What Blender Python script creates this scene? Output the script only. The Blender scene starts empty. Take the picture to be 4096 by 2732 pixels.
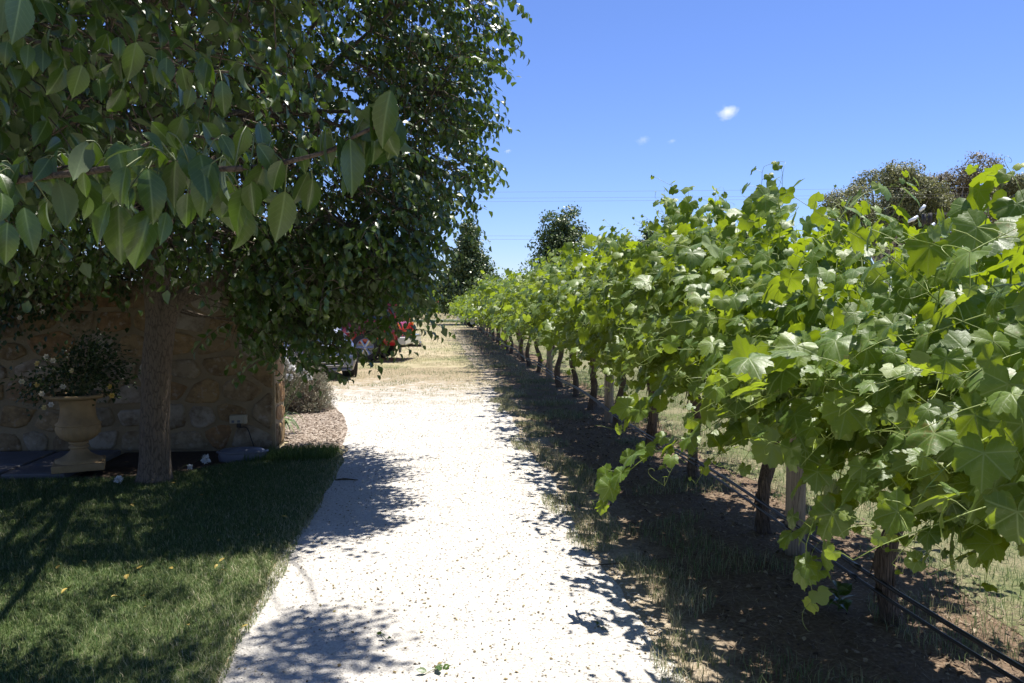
import bpy, bmesh, math, random
import numpy as np
from mathutils import Vector, Matrix, noise as mnoise

random.seed(7)
rng = np.random.default_rng(11)
C = bpy.context.scene.collection
sc = bpy.context.scene

# ------------------------------------------------------------------ camera
CAM_H = 1.65
FPX = 800.0
PITCH = math.atan(41.5 / FPX)
YAW = math.atan(76 / FPX * math.cos(PITCH))
cam_d = bpy.data.cameras.new("camera")
cam_d.lens = 36.0 * FPX / 1024.0
cam_d.sensor_width = 36.0
cam_d.clip_start = 0.05
cam_d.clip_end = 6000
cam = bpy.data.objects.new("camera", cam_d)
cam.location = (0, 0, CAM_H)
cam.rotation_euler = (math.pi / 2 - PITCH, 0, -YAW)
C.objects.link(cam)
sc.camera = cam

# ------------------------------------------------------------------ light
SHX, SHY = -0.26, -0.20            # ground shift of a shadow per metre of height
sun_el = math.atan2(1.0, math.hypot(SHX, SHY))
sun_az = math.atan2(-SHX, -SHY)
world = bpy.data.worlds.new("World")
sc.world = world
world.use_nodes = True
wn = world.node_tree.nodes
wl = world.node_tree.links
sky = wn.new("ShaderNodeTexSky")
sky.sky_type = 'NISHITA'
sky.sun_disc = False
sky.sun_elevation = sun_el
sky.sun_rotation = sun_az
sky.altitude = 150
sky.air_density = 1.0
sky.dust_density = 0.0
sky.ozone_density = 3.0
bgn = wn["Background"]
bgn.inputs["Strength"].default_value = 0.078
grade = wn.new("ShaderNodeMix"); grade.data_type = 'RGBA'; grade.blend_type = 'MULTIPLY'
grade.inputs[0].default_value = 1.0
grade.inputs[7].default_value = (0.71, 0.80, 1.17, 1)
wl.new(sky.outputs["Color"], grade.inputs[6])
wl.new(grade.outputs[2], bgn.inputs["Color"])
sun_d = bpy.data.lights.new("sun", 'SUN')
sun_d.energy = 5.0
sun_d.angle = math.radians(0.53)
sun_d.color = (1.0, 0.955, 0.88)
sun = bpy.data.objects.new("sun", sun_d)
sun.rotation_euler = Vector((SHX, SHY, -1)).to_track_quat('-Z', 'Y').to_euler()
sun.location = (20, 20, 60)
C.objects.link(sun)
sc.view_settings.view_transform = 'Standard'
sc.view_settings.look = 'None'
sc.view_settings.gamma = 1.0
sc.view_settings.use_curve_mapping = False
sc.view_settings.exposure = 0.92
sc.cycles.volume_bounces = 3
sc.cycles.max_bounces = 8
sc.cycles.transparent_max_bounces = 12

_r = Vector((math.cos(YAW), -math.sin(YAW), 0))
_u = Vector((math.sin(YAW) * math.sin(PITCH), math.cos(YAW) * math.sin(PITCH), math.cos(PITCH)))
_f = Vector((math.sin(YAW) * math.cos(PITCH), math.cos(YAW) * math.cos(PITCH), -math.sin(PITCH)))


def ray(x, y):
    return _f + _r * ((x - 512) / FPX) + _u * ((341.5 - y) / FPX)


def at(x, y, Y):
    d = ray(x, y)
    t = Y / d.y
    return Vector((d.x * t, Y, CAM_H + d.z * t))


def gnd(x, y, z=0.0):
    d = ray(x, y)
    t = (z - CAM_H) / d.z
    return Vector((d.x * t, d.y * t, z))


def project(P):
    v = np.asarray(P) - np.array([0, 0, CAM_H])
    w = v @ np.array(_f)
    w = np.where(np.abs(w) < 1e-6, 1e-6, w)
    return 512 + FPX * (v @ np.array(_r)) / w, 341.5 - FPX * (v @ np.array(_u)) / w, w


# ------------------------------------------------------------------ mesh helpers
def mesh_np(name, V, Fs, smooth=True, lf=None):
    """V (n,3); Fs list of (k,m) int arrays, uniform m in each."""
    me = bpy.data.meshes.new(name)
    V = np.asarray(V, dtype=np.float32)
    Fs = [np.asarray(f, dtype=np.int32) for f in Fs if len(f)]
    nl = sum(f.size for f in Fs)
    npoly = sum(len(f) for f in Fs)
    me.vertices.add(len(V))
    me.vertices.foreach_set("co", V.ravel())
    me.loops.add(nl)
    me.loops.foreach_set("vertex_index", np.concatenate([f.ravel() for f in Fs]))
    me.polygons.add(npoly)
    tot = np.concatenate([np.full(len(f), f.shape[1], np.int32) for f in Fs])
    start = np.concatenate([[0], np.cumsum(tot)[:-1]]).astype(np.int32)
    me.polygons.foreach_set("loop_start", start)
    me.polygons.foreach_set("loop_total", tot)
    me.polygons.foreach_set("use_smooth", np.full(npoly, smooth, dtype=bool))
    if lf is not None:
        a = me.attributes.new("lf", 'FLOAT_VECTOR', 'POINT')
        a.data.foreach_set("vector", np.asarray(lf, dtype=np.float32).ravel())
    me.update(calc_edges=True)
    me.validate()
    return me


def link(name, me, mat=None, parent=None, ploc=None):
    o = bpy.data.objects.new(name, me)
    C.objects.link(o)
    if mat is not None and me is not None and len(me.materials) == 0:
        me.materials.append(mat)
    if parent is not None:
        o.parent = parent
        if ploc is not None:
            o.matrix_parent_inverse = Matrix.Translation(-Vector(ploc))
    return o


def tag(o, label=None, cat=None, group=None, kind=None):
    if label: o["label"] = label
    if cat: o["category"] = cat
    if group: o["group"] = group
    if kind: o["kind"] = kind
    return o


def thing(name, loc, label, cat, group=None, rz=0.0):
    o = bpy.data.objects.new(name, None)
    o.empty_display_size = 0.1
    o.location = loc
    o.rotation_euler = (0, 0, rz)
    C.objects.link(o)
    return tag(o, label, cat, group)


class Part:
    """child built in world coordinates under an unrotated Empty"""


def child(name, me, mat, root):
    return link(name, me, mat, root, root.location)


class MB:
    def __init__(s):
        s.V = []; s.F = {}; s.n = 0; s.L = []

    def add(s, V, Fs, lf=None):
        V = np.asarray(V, float).reshape(-1, 3)
        for f in Fs:
            f = np.asarray(f, int)
            if len(f) == 0: continue
            s.F.setdefault(f.shape[1], []).append(f + s.n)
        s.V.append(V)
        s.L.append(np.zeros((len(V), 3)) if lf is None else np.asarray(lf, float))
        s.n += len(V)
        return s

    def mesh(s, name, smooth=True, lf=False):
        V = np.concatenate(s.V)
        Fs = [np.concatenate(v) for v in s.F.values()]
        return mesh_np(name, V, Fs, smooth, np.concatenate(s.L) if lf else None)


def tubes_np(P, R, sides=5, caps=False):
    """P (n,m,3) polylines, R (n,m) radii -> V, quads"""
    P = np.asarray(P, float); R = np.asarray(R, float)
    n, m, _ = P.shape
    T = np.empty_like(P)
    T[:, 1:-1] = P[:, 2:] - P[:, :-2]
    T[:, 0] = P[:, 1] - P[:, 0]
    T[:, -1] = P[:, -1] - P[:, -2]
    T /= np.linalg.norm(T, axis=2, keepdims=True) + 1e-9
    mt = P[:, -1] - P[:, 0]
    mt /= np.linalg.norm(mt, axis=1, keepdims=True) + 1e-9
    ref = np.where(np.abs(mt[:, 2:3]) > 0.75, np.array([[1.0, 0.05, 0]]), np.array([[0, 0.05, 1.0]]))
    ref = np.repeat(ref[:, None, :], m, 1)
    A = np.cross(T, ref)
    A /= np.linalg.norm(A, axis=2, keepdims=True) + 1e-9
    B = np.cross(T, A)
    th = np.arange(sides) / sides * 2 * np.pi
    V = (P[:, :, None, :] + R[:, :, None, None] * (A[:, :, None, :] * np.cos(th)[None, None, :, None]
         + B[:, :, None, :] * np.sin(th)[None, None, :, None]))
    V = V.reshape(-1, 3)
    i = np.arange(n)[:, None, None] * (m * sides)
    j = np.arange(m - 1)[None, :, None] * sides
    k = np.arange(sides)[None, None, :]
    k2 = (k + 1) % sides
    a = i + j + k; b = i + j + k2; c = b + sides; d = a + sides
    Q = np.stack([a, b, c, d], -1).reshape(-1, 4)
    Fs = [Q]
    if caps and sides >= 3:
        base = np.arange(n) * m * sides
        Fs.append(np.stack([base + q for q in range(sides)][::-1], -1))
        Fs.append(np.stack([base + (m - 1) * sides + q for q in range(sides)], -1))
    return V, Fs


def tube(pts, rad, sides=8, caps=True):
    pts = np.asarray([tuple(p) for p in pts], float)
    rad = np.full(len(pts), rad, float) if np.isscalar(rad) else np.asarray(rad, float)
    return tubes_np(pts[None], rad[None], sides, caps)


def spline(pts, n):
    """Catmull-Rom resample"""
    P = np.asarray([tuple(p) for p in pts], float)
    P = np.vstack([2 * P[0] - P[1], P, 2 * P[-1] - P[-2]])
    t = np.linspace(0, len(P) - 3 - 1e-6, n)
    k = t.astype(int); f = (t - k)[:, None]
    p0, p1, p2, p3 = P[k], P[k + 1], P[k + 2], P[k + 3]
    return 0.5 * (2 * p1 + (p2 - p0) * f + (2 * p0 - 5 * p1 + 4 * p2 - p3) * f ** 2 + (3 * p1 - p0 - 3 * p2 + p3) * f ** 3)


def box_np(c, s, rz=0.0):
    x, y, z = s[0] / 2, s[1] / 2, s[2] / 2
    V = np.array([[-x, -y, -z], [x, -y, -z], [x, y, -z], [-x, y, -z], [-x, -y, z], [x, -y, z], [x, y, z], [-x, y, z]], float)
    if rz:
        ca, sa = math.cos(rz), math.sin(rz)
        V[:, :2] = V[:, :2] @ np.array([[ca, sa], [-sa, ca]])
    F = [[0, 3, 2, 1], [4, 5, 6, 7], [0, 1, 5, 4], [1, 2, 6, 5], [2, 3, 7, 6], [3, 0, 4, 7]]
    return V + np.array(c, float), [F]


def lathe_np(prof, n=32, flute=None):
    V = []
    for (r, z) in prof:
        for k in range(n):
            a = 2 * math.pi * k / n
            rr = r * (1 + (flute(a, z) if flute else 0))
            V.append((rr * math.cos(a), rr * math.sin(a), z))
    m = len(prof)
    F = []
    for j in range(m - 1):
        for k in range(n):
            F.append([j * n + k, j * n + (k + 1) % n, (j + 1) * n + (k + 1) % n, (j + 1) * n + k])
    return np.array(V), [np.array(F)]


def bevel_mesh(me, w, seg=2):
    bm = bmesh.new(); bm.from_mesh(me)
    bmesh.ops.bevel(bm, geom=[e for e in bm.edges if e.is_manifold and e.calc_face_angle(0) > 0.6], offset=w, segments=seg, profile=0.6, affect='EDGES')
    bm.to_mesh(me); bm.free()
    return me


def nrm(v):
    return v / (np.linalg.norm(v, axis=-1, keepdims=True) + 1e-9)


def frames(y, z):
    y = nrm(y); x = nrm(np.cross(y, z)); z = np.cross(x, y)
    return np.stack([x, y, z], -1)          # columns


def place_leaves(mb, temps, idx, M, T, tint):
    """temps: list of (V,Fs,UV). M (n,3,3) columns incl. scale"""
    for k, (tv, tf, uv) in enumerate(temps):
        s = np.where(idx == k)[0]
        if len(s) == 0: continue
        V = np.einsum('vj,nij->nvi', tv, M[s]) + T[s][:, None, :]
        off = (np.arange(len(s)) * len(tv))
        Fs = [(f[None] + off[:, None, None]).reshape(-1, f.shape[1]) for f in tf]
        L = np.empty((len(s), len(tv), 3))
        L[:, :, :2] = uv[None]
        L[:, :, 2] = tint[s][:, None]
        mb.add(V.reshape(-1, 3), Fs, L.reshape(-1, 3))


# ------------------------------------------------------------------ materials
def new_mat(name):
    m = bpy.data.materials.new(name)
    m.use_nodes = True
    nt = m.node_tree
    for n in list(nt.nodes): nt.nodes.remove(n)
    out = nt.nodes.new("ShaderNodeOutputMaterial")
    return m, nt, out


class NT:
    def __init__(s, nt): s.nt = nt

    def n(s, t, **kw):
        o = s.nt.nodes.new(t)
        for k, v in kw.items():
            if k == 'inp':
                for kk, vv in v.items():
                    if hasattr(vv, 'is_linked') or isinstance(vv, bpy.types.NodeSocket):
                        s.nt.links.new(vv, o.inputs[kk])
                    else:
                        o.inputs[kk].default_value = vv
            else:
                setattr(o, k, v)
        return o

    def math(s, op, a, b=None, c=None, clamp=False):
        o = s.nt.nodes.new("ShaderNodeMath"); o.operation = op; o.use_clamp = clamp
        for i, v in enumerate((a, b, c)):
            if v is None: continue
            if isinstance(v, bpy.types.NodeSocket): s.nt.links.new(v, o.inputs[i])
            else: o.inputs[i].default_value = v
        return o.outputs[0]

    def ramp(s, fac, stops, interp='LINEAR'):
        o = s.nt.nodes.new("ShaderNodeValToRGB")
        cr = o.color_ramp; cr.interpolation = interp
        while len(cr.elements) < len(stops): cr.elements.new(0.5)
        for e, (p, c) in zip(cr.elements, stops):
            e.position = p; e.color = (*c, 1) if len(c) == 3 else c
        s.nt.links.new(fac, o.inputs[0])
        return o.outputs[0]

    def mix(s, fac, a, b):
        o = s.nt.nodes.new("ShaderNodeMix"); o.data_type = 'RGBA'
        for i, v in ((0, fac), (6, a), (7, b)):
            if isinstance(v, bpy.types.NodeSocket): s.nt.links.new(v, o.inputs[i])
            else: o.inputs[i].default_value = (*v, 1) if isinstance(v, tuple) and len(v) == 3 else v
        return o.outputs[2]

    def noise(s, vec, scale, detail=4, rough=0.55, out=0):
        o = s.nt.nodes.new("ShaderNodeTexNoise")
        if vec is not None: s.nt.links.new(vec, o.inputs["Vector"])
        o.inputs["Scale"].default_value = scale
        o.inputs["Detail"].default_value = detail
        o.inputs["Roughness"].default_value = rough
        return o.outputs[out]

    def maprange(s, v, a, b, c=0.0, d=1.0, smooth=False):
        o = s.nt.nodes.new("ShaderNodeMapRange")
        if smooth: o.interpolation_type = 'SMOOTHSTEP'
        s.nt.links.new(v, o.inputs[0])
        for i, q in enumerate((a, b, c, d)): o.inputs[i + 1].default_value = q
        return o.outputs[0]

    def bump(s, h, strength=0.3, dist=0.01):
        o = s.nt.nodes.new("ShaderNodeBump")
        s.nt.links.new(h, o.inputs["Height"])
        o.inputs["Strength"].default_value = strength
        o.inputs["Distance"].default_value = dist
        return o.outputs[0]

    def link(s, a, b): s.nt.links.new(a, b)


def simple_mat(name, col, rough=0.6, metal=0.0, spec=0.5, var=0.15, scale=8.0, bump=0.0, bscale=40, coat=0.0, stretch=None, coords='Object'):
    m, nt, out = new_mat(name); N = NT(nt)
    tc = N.n("ShaderNodeTexCoord")
    vec = tc.outputs[coords]
    if stretch:
        mp = N.n("ShaderNodeMapping"); mp.inputs["Scale"].default_value = stretch
        N.link(vec, mp.inputs[0]); vec = mp.outputs[0]
    nz = N.noise(vec, scale, 6)
    c = N.ramp(nz, [(0.25, tuple(x * (1 - var) for x in col)), (0.75, tuple(min(1, x * (1 + var)) for x in col))])
    b = N.n("ShaderNodeBsdfPrincipled")
    N.link(c, b.inputs["Base Color"])
    b.inputs["Roughness"].default_value = rough
    b.inputs["Metallic"].default_value = metal
    b.inputs["Specular IOR Level"].default_value = spec
    b.inputs["Coat Weight"].default_value = coat
    if bump:
        N.link(N.bump(N.noise(vec, bscale, 6), bump, 0.02), b.inputs["Normal"])
    N.link(b.outputs[0], out.inputs[0])
    return m


def leaf_mat(name, stops, under, trans, tfac, rough, spec, veins, vein_col, bump=0.25):
    m, nt, out = new_mat(name); N = NT(nt)
    at_ = N.n("ShaderNodeAttribute", attribute_name="lf")
    sx = N.n("ShaderNodeSeparateXYZ"); N.link(at_.outputs["Vector"], sx.inputs[0])
    u, v, t = sx.outputs
    oi = N.n("ShaderNodeObjectInfo")
    tint = N.math('FRACT', N.math('ADD', t, N.math('MULTIPLY', oi.outputs["Random"], 0.72)))
    col = N.ramp(tint, stops)
    geo = N.n("ShaderNodeNewGeometry")
    blot = N.noise(geo.outputs["Position"], 22.0, 3)
    col = N.mix(N.maprange(blot, 0.3, 0.75, 0.0, 0.35), col, tuple(x * 0.72 for x in stops[0][1]))
    au = N.math('ABSOLUTE', u)
    if veins == 'vine':
        ang = N.math('ARCTAN2', au, v)
        r = N.math('SQRT', N.math('ADD', N.math('MULTIPLY', u, u), N.math('MULTIPLY', v, v)))
        dmin = None
        for a in (0.0, 0.84, 1.80):
            d = N.math('MULTIPLY', r, N.math('ABSOLUTE', N.math('SINE', N.math('SUBTRACT', ang, a))))
            dmin = d if dmin is None else N.math('MINIMUM', dmin, d)
        vf = N.maprange(dmin, 0.008, 0.035, 0.85, 0.0)
        sec = N.math('SINE', N.math('MULTIPLY', N.math('ADD', r, N.math('MULTIPLY', dmin, -0.8)), 34.0))
        vf2 = N.maprange(sec, 0.86, 1.0, 0.0, 0.35)
        h = N.math('SUBTRACT', N.noise(at_.outputs["Vector"], 9.0, 3), N.math('ADD', vf, vf2))
        spot = N.maprange(N.math('MULTIPLY', N.noise(geo.outputs["Position"], 55.0, 4, 0.7), N.maprange(N.noise(geo.outputs["Position"], 6.0, 2), 0.35, 0.7, 0.75, 1.15)), 0.60, 0.68, 0.0, 0.75)
        col = N.mix(spot, col, (0.15, 0.105, 0.03))
    else:
        vf = N.maprange(au, 0.006, 0.028, 0.8, 0.0)
        sec = N.math('SINE', N.math('MULTIPLY', N.math('SUBTRACT', v, N.math('MULTIPLY', au, 0.9)), 52.0))
        vf2 = N.maprange(sec, 0.9, 1.0, 0.0, 0.3)
        h = N.math('SUBTRACT', N.noise(at_.outputs["Vector"], 7.0, 2), N.math('ADD', vf, vf2))
    vtot = N.math('MAXIMUM', vf, vf2)
    col = N.mix(vtot, col, vein_col)
    col = N.mix(geo.outputs["Backfacing"], col, N.mix(vtot, under, tuple(min(1, x * 1.35) for x in under)))
    nb = N.bump(h, bump, 0.004)
    p = N.n("ShaderNodeBsdfPrincipled")
    N.link(col, p.inputs["Base Color"]); N.link(nb, p.inputs["Normal"])
    N.link(N.maprange(geo.outputs["Backfacing"], 0, 1, rough, 0.75), p.inputs["Roughness"])
    p.inputs["Specular IOR Level"].default_value = spec
    tr = N.n("ShaderNodeBsdfTranslucent")
    N.link(N.mix(N.math('MULTIPLY', vtot, 0.6), trans, tuple(x * 0.6 for x in trans)), tr.inputs["Color"])
    ms = N.n("ShaderNodeMixShader"); ms.inputs[0].default_value = tfac
    N.link(p.outputs[0], ms.inputs[1]); N.link(tr.outputs[0], ms.inputs[2])
    N.link(ms.outputs[0], out.inputs[0])
    return m


def blade_mat(name, stops, trans_mul=1.0, tfac=0.3, rough=0.5):
    m, nt, out = new_mat(name); N = NT(nt)
    at_ = N.n("ShaderNodeAttribute", attribute_name="lf")
    sx = N.n("ShaderNodeSeparateXYZ"); N.link(at_.outputs["Vector"], sx.inputs[0])
    col = N.ramp(sx.outputs[2], stops)
    p = N.n("ShaderNodeBsdfPrincipled")
    N.link(col, p.inputs["Base Color"])
    p.inputs["Roughness"].default_value = rough
    p.inputs["Specular IOR Level"].default_value = 0.35
    tr = N.n("ShaderNodeBsdfTranslucent"); N.link(col, tr.inputs["Color"])
    ms = N.n("ShaderNodeMixShader"); ms.inputs[0].default_value = tfac
    N.link(p.outputs[0], ms.inputs[1]); N.link(tr.outputs[0], ms.inputs[2])
    N.link(ms.outputs[0], out.inputs[0])
    return m


def bark_mat(name, a, b, sx=14, sz=3, bump=0.6):
    m, nt, out = new_mat(name); N = NT(nt)
    tc = N.n("ShaderNodeTexCoord")
    mp = N.n("ShaderNodeMapping"); mp.inputs["Scale"].default_value = (sx, sx, sz)
    geo = N.n("ShaderNodeNewGeometry")
    N.link(geo.outputs["Position"], mp.inputs[0])
    vo = N.n("ShaderNodeTexVoronoi"); vo.feature = 'DISTANCE_TO_EDGE'; vo.inputs["Scale"].default_value = 2.2
    wv = N.n("ShaderNodeVectorMath", operation='ADD')
    N.link(mp.outputs[0], wv.inputs[0]); N.link(N.noise(mp.outputs[0], 1.3, 5, out=1), wv.inputs[1])
    N.link(wv.outputs[0], vo.inputs["Vector"])
    nz = N.noise(mp.outputs[0], 2.5, 8, 0.65)
    h = N.math('ADD', N.maprange(vo.outputs["Distance"], 0.0, 0.22), N.math('MULTIPLY', nz, 0.9))
    c = N.ramp(h, [(0.25, a), (0.75, b), (1.0, tuple(min(1, x * 1.25) for x in b))])
    p = N.n("ShaderNodeBsdfPrincipled")
    N.link(c, p.inputs["Base Color"]); p.inputs["Roughness"].default_value = 0.9
    p.inputs["Specular IOR Level"].default_value = 0.2
    N.link(N.bump(h, bump, 0.02), p.inputs["Normal"])
    N.link(p.outputs[0], out.inputs[0])
    return m


def ground_mat(name, build):
    m, nt, out = new_mat(name); N = NT(nt)
    geo = N.n("ShaderNodeNewGeometry")
    pos = geo.outputs["Position"]
    col, h, rough = build(N, pos)
    p = N.n("ShaderNodeBsdfPrincipled")
    N.link(col, p.inputs["Base Color"]); p.inputs["Roughness"].default_value = rough
    p.inputs["Specular IOR Level"].default_value = 0.2
    if h is not None: N.link(N.bump(h, 0.5, 0.02), p.inputs["Normal"])
    N.link(p.outputs[0], out.inputs[0])
    return m


M = {}
M['pear'] = leaf_mat('pear_leaf', [(0.0, (0.034, 0.068, 0.009)), (0.5, (0.050, 0.092, 0.013)), (0.9, (0.076, 0.120, 0.017)), (1.0, (0.12, 0.15, 0.024))],
                     (0.085, 0.120, 0.050), (0.16, 0.28, 0.015), 0.15, 0.33, 0.55, 'pear', (0.13, 0.19, 0.06), 0.12)
M['vine'] = leaf_mat('vine_leaf', [(0.0, (0.047, 0.096, 0.011)), (0.45, (0.086, 0.154, 0.016)), (0.85, (0.170, 0.238, 0.028)), (1.0, (0.30, 0.35, 0.05))],
                     (0.14, 0.19, 0.075), (0.44, 0.58, 0.014), 0.31, 0.48, 0.6, 'vine', (0.22, 0.29, 0.10), 0.22)
M['far_leaf'] = leaf_mat('far_leaf', [(0.0, (0.045, 0.075, 0.018)), (0.6, (0.075, 0.11, 0.026)), (1.0, (0.13, 0.15, 0.04))],
                         (0.07, 0.10, 0.04), (0.12, 0.20, 0.03), 0.22, 0.4, 0.5, 'pear', (0.08, 0.12, 0.04), 0.1)
M['gum_leaf'] = leaf_mat('gum_leaf', [(0.0, (0.13, 0.145, 0.068)), (0.6, (0.19, 0.20, 0.09)), (1.0, (0.26, 0.235, 0.105))],
                         (0.15, 0.16, 0.08), (0.24, 0.25, 0.08), 0.3, 0.5, 0.4, 'pear', (0.12, 0.13, 0.07), 0.1)
M['gum_brown'] = leaf_mat('gum_brown_leaf', [(0.0, (0.145, 0.125, 0.075)), (0.6, (0.20, 0.17, 0.098)), (1.0, (0.23, 0.215, 0.11))],
                          (0.15, 0.125, 0.085), (0.22, 0.18, 0.09), 0.3, 0.55, 0.3, 'pear', (0.12, 0.1, 0.07), 0.1)
M['rose_leaf'] = leaf_mat('rose_leaf', [(0.0, (0.020, 0.045, 0.016)), (1.0, (0.040, 0.075, 0.022))], (0.05, 0.07, 0.04),
                          (0.08, 0.14, 0.02), 0.2, 0.35, 0.5, 'pear', (0.05, 0.08, 0.03), 0.1)
M['grey_leaf'] = leaf_mat('grey_leaf', [(0.0, (0.26, 0.27, 0.20)), (0.5, (0.36, 0.35, 0.27)), (1.0, (0.44, 0.38, 0.28))], (0.33, 0.32, 0.25),
                          (0.18, 0.2, 0.12), 0.15, 0.7, 0.2, 'pear', (0.2, 0.2, 0.15), 0.1)
M['lawn_blade'] = blade_mat('lawn_blade', [(0.0, (0.044, 0.092, 0.020)), (0.45, (0.092, 0.155, 0.038)), (0.75, (0.26, 0.28, 0.125)), (1.0, (0.56, 0.50, 0.33))], tfac=0.25)
M['dry_blade'] = blade_mat('dry_blade', [(0.0, (0.085, 0.145, 0.045)), (0.35, (0.19, 0.235, 0.10)), (0.68, (0.40, 0.35, 0.20)), (1.0, (0.58, 0.51, 0.35))], tfac=0.35)
M['litter'] = blade_mat('litter', [(0.0, (0.075, 0.05, 0.032)), (0.5, (0.17, 0.12, 0.08)), (1.0, (0.36, 0.29, 0.20))], tfac=0.05, rough=0.85)
M['chip'] = blade_mat('wood_chip', [(0.0, (0.12, 0.085, 0.06)), (0.5, (0.26, 0.20, 0.15)), (1.0, (0.50, 0.43, 0.36))], tfac=0.0, rough=0.9)
M['pebble'] = blade_mat('pebble', [(0.0, (0.22, 0.20, 0.17)), (0.25, (0.42, 0.395, 0.35)), (1.0, (0.60, 0.57, 0.52))], tfac=0.0, rough=0.9)
M['debris'] = blade_mat('debris', [(0.0, (0.09, 0.07, 0.04)), (0.7, (0.20, 0.15, 0.07)), (1.0, (0.26, 0.22, 0.08))], tfac=0.0, rough=0.9)
M['pear_bark'] = bark_mat('pear_bark', (0.055, 0.044, 0.034), (0.130, 0.104, 0.080), 16, 4, 0.35)
M['twig'] = bark_mat('twig_bark', (0.036, 0.028, 0.021), (0.088, 0.068, 0.050), 30, 20, 0.3)
M['vine_bark'] = bark_mat('vine_bark', (0.045, 0.032, 0.024), (0.155, 0.115, 0.085), 30, 2.2, 0.9)
M['gum_bark'] = bark_mat('gum_bark', (0.16, 0.13, 0.10), (0.36, 0.32, 0.27), 2, 0.6, 0.3)
M['post_wood'] = bark_mat('post_wood', (0.12, 0.095, 0.07), (0.27, 0.222, 0.17), 26, 1.5, 0.35)
M['shoot'] = simple_mat('green_shoot', (0.25, 0.32, 0.07), 0.45, var=0.25, scale=6)
M['petiole'] = simple_mat('petiole', (0.11, 0.14, 0.045), 0.5, var=0.2, scale=10)
M['hose'] = simple_mat('black_hose', (0.018, 0.018, 0.02), 0.35, spec=0.5)
M['wire'] = simple_mat('steel_wire', (0.35, 0.35, 0.36), 0.4, metal=0.8)
M['terracotta'] = simple_mat('cast_stone', (0.31, 0.22, 0.115), 0.85, var=0.35, scale=5, bump=0.25, bscale=60)
M['mortar'] = simple_mat('mortar', (0.235, 0.185, 0.115), 0.95, var=0.18, scale=7, bump=0.5, bscale=45, coords='Object')
M['slab'] = simple_mat('bluestone', (0.115, 0.115, 0.125), 0.75, var=0.2, scale=5, bump=0.2, bscale=50)
M['black'] = simple_mat('black_rubber', (0.02, 0.02, 0.021), 0.7)
M['ivory'] = simple_mat('ivory_plastic', (0.37, 0.345, 0.27), 0.4, var=0.06)
M['grey_plastic'] = simple_mat('grey_plastic', (0.11, 0.125, 0.165), 0.55, var=0.1)
M['petal'] = blade_mat('petal', [(0.0, (0.75, 0.72, 0.66)), (0.6, (0.78, 0.72, 0.50)), (1.0, (0.72, 0.55, 0.15))], tfac=0.25)
M['white_petal'] = blade_mat('white_petal', [(0.0, (0.72, 0.73, 0.74)), (1.0, (0.8, 0.8, 0.78))], tfac=0.25)
M['red_petal'] = simple_mat('red_petal', (0.55, 0.03, 0.05), 0.5)
M['yellow_leaf'] = simple_mat('yellow_leaf', (0.34, 0.25, 0.05), 0.6, var=0.5, scale=20)
M['asphalt'] = simple_mat('asphalt', (0.115, 0.115, 0.125), 0.85, var=0.12, scale=0.6)
M['silver'] = simple_mat('silver_paint', (0.16, 0.18, 0.24), 0.3, metal=0.55, var=0.04, coat=0.6)
M['red'] = simple_mat('red_paint', (0.31, 0.008, 0.015), 0.3, var=0.05, coat=0.8)
M['dark_paint'] = simple_mat('dark_paint', (0.03, 0.034, 0.045), 0.3, var=0.05, coat=0.8)
M['glass'] = simple_mat('car_glass', (0.012, 0.018, 0.035), 0.05, spec=0.9, var=0.05)
M['chrome'] = simple_mat('chrome', (0.75, 0.75, 0.74), 0.15, metal=1.0, var=0.03)
M['bumper_white'] = simple_mat('bumper', (0.62, 0.58, 0.50), 0.4, var=0.05)
M['rim'] = simple_mat('alloy_rim', (0.42, 0.42, 0.44), 0.3, metal=0.8, var=0.05)
M['lamp_red'] = simple_mat('red_lens', (0.45, 0.02, 0.01), 0.15, var=0.05)
M['lamp_amber'] = simple_mat('amber_lens', (0.65, 0.20, 0.01), 0.15, var=0.05)
M['lamp_clear'] = simple_mat('clear_lens', (0.6, 0.62, 0.65), 0.1, var=0.05)
M['pole'] = simple_mat('pole_timber', (0.16, 0.145, 0.13), 0.85, var=0.2, scale=3)
M['porcelain'] = simple_mat('porcelain', (0.62, 0.66, 0.70), 0.2, var=0.05)


def stone_mat():
    m, nt, out = new_mat('fieldstone'); N = NT(nt)
    geo = N.n("ShaderNodeNewGeometry"); oi = N.n("ShaderNodeObjectInfo")
    base = N.ramp(oi.outputs["Random"], [(0.0, (0.25, 0.185, 0.105)), (0.25, (0.33, 0.225, 0.11)), (0.5, (0.26, 0.225, 0.165)), (0.7, (0.36, 0.32, 0.265)), (0.85, (0.32, 0.18, 0.08)), (1.0, (0.21, 0.17, 0.115))])
    nz = N.noise(geo.outputs["Position"], 7, 7, 0.65)
    c = N.mix(N.maprange(nz, 0.42, 0.7), base, (0.12, 0.08, 0.045))
    c = N.mix(N.maprange(N.noise(geo.outputs["Position"], 18, 5), 0.56, 0.75, 0, 0.6), c, (0.40, 0.36, 0.30))
    p = N.n("ShaderNodeBsdfPrincipled")
    N.link(c, p.inputs["Base Color"]); p.inputs["Roughness"].default_value = 0.9
    p.inputs["Specular IOR Level"].default_value = 0.2
    N.link(N.bump(N.noise(geo.outputs["Position"], 24, 8, 0.7), 0.6, 0.025), p.inputs["Normal"])
    N.link(p.outputs[0], out.inputs[0])
    return m


M['stone'] = stone_mat()


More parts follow.
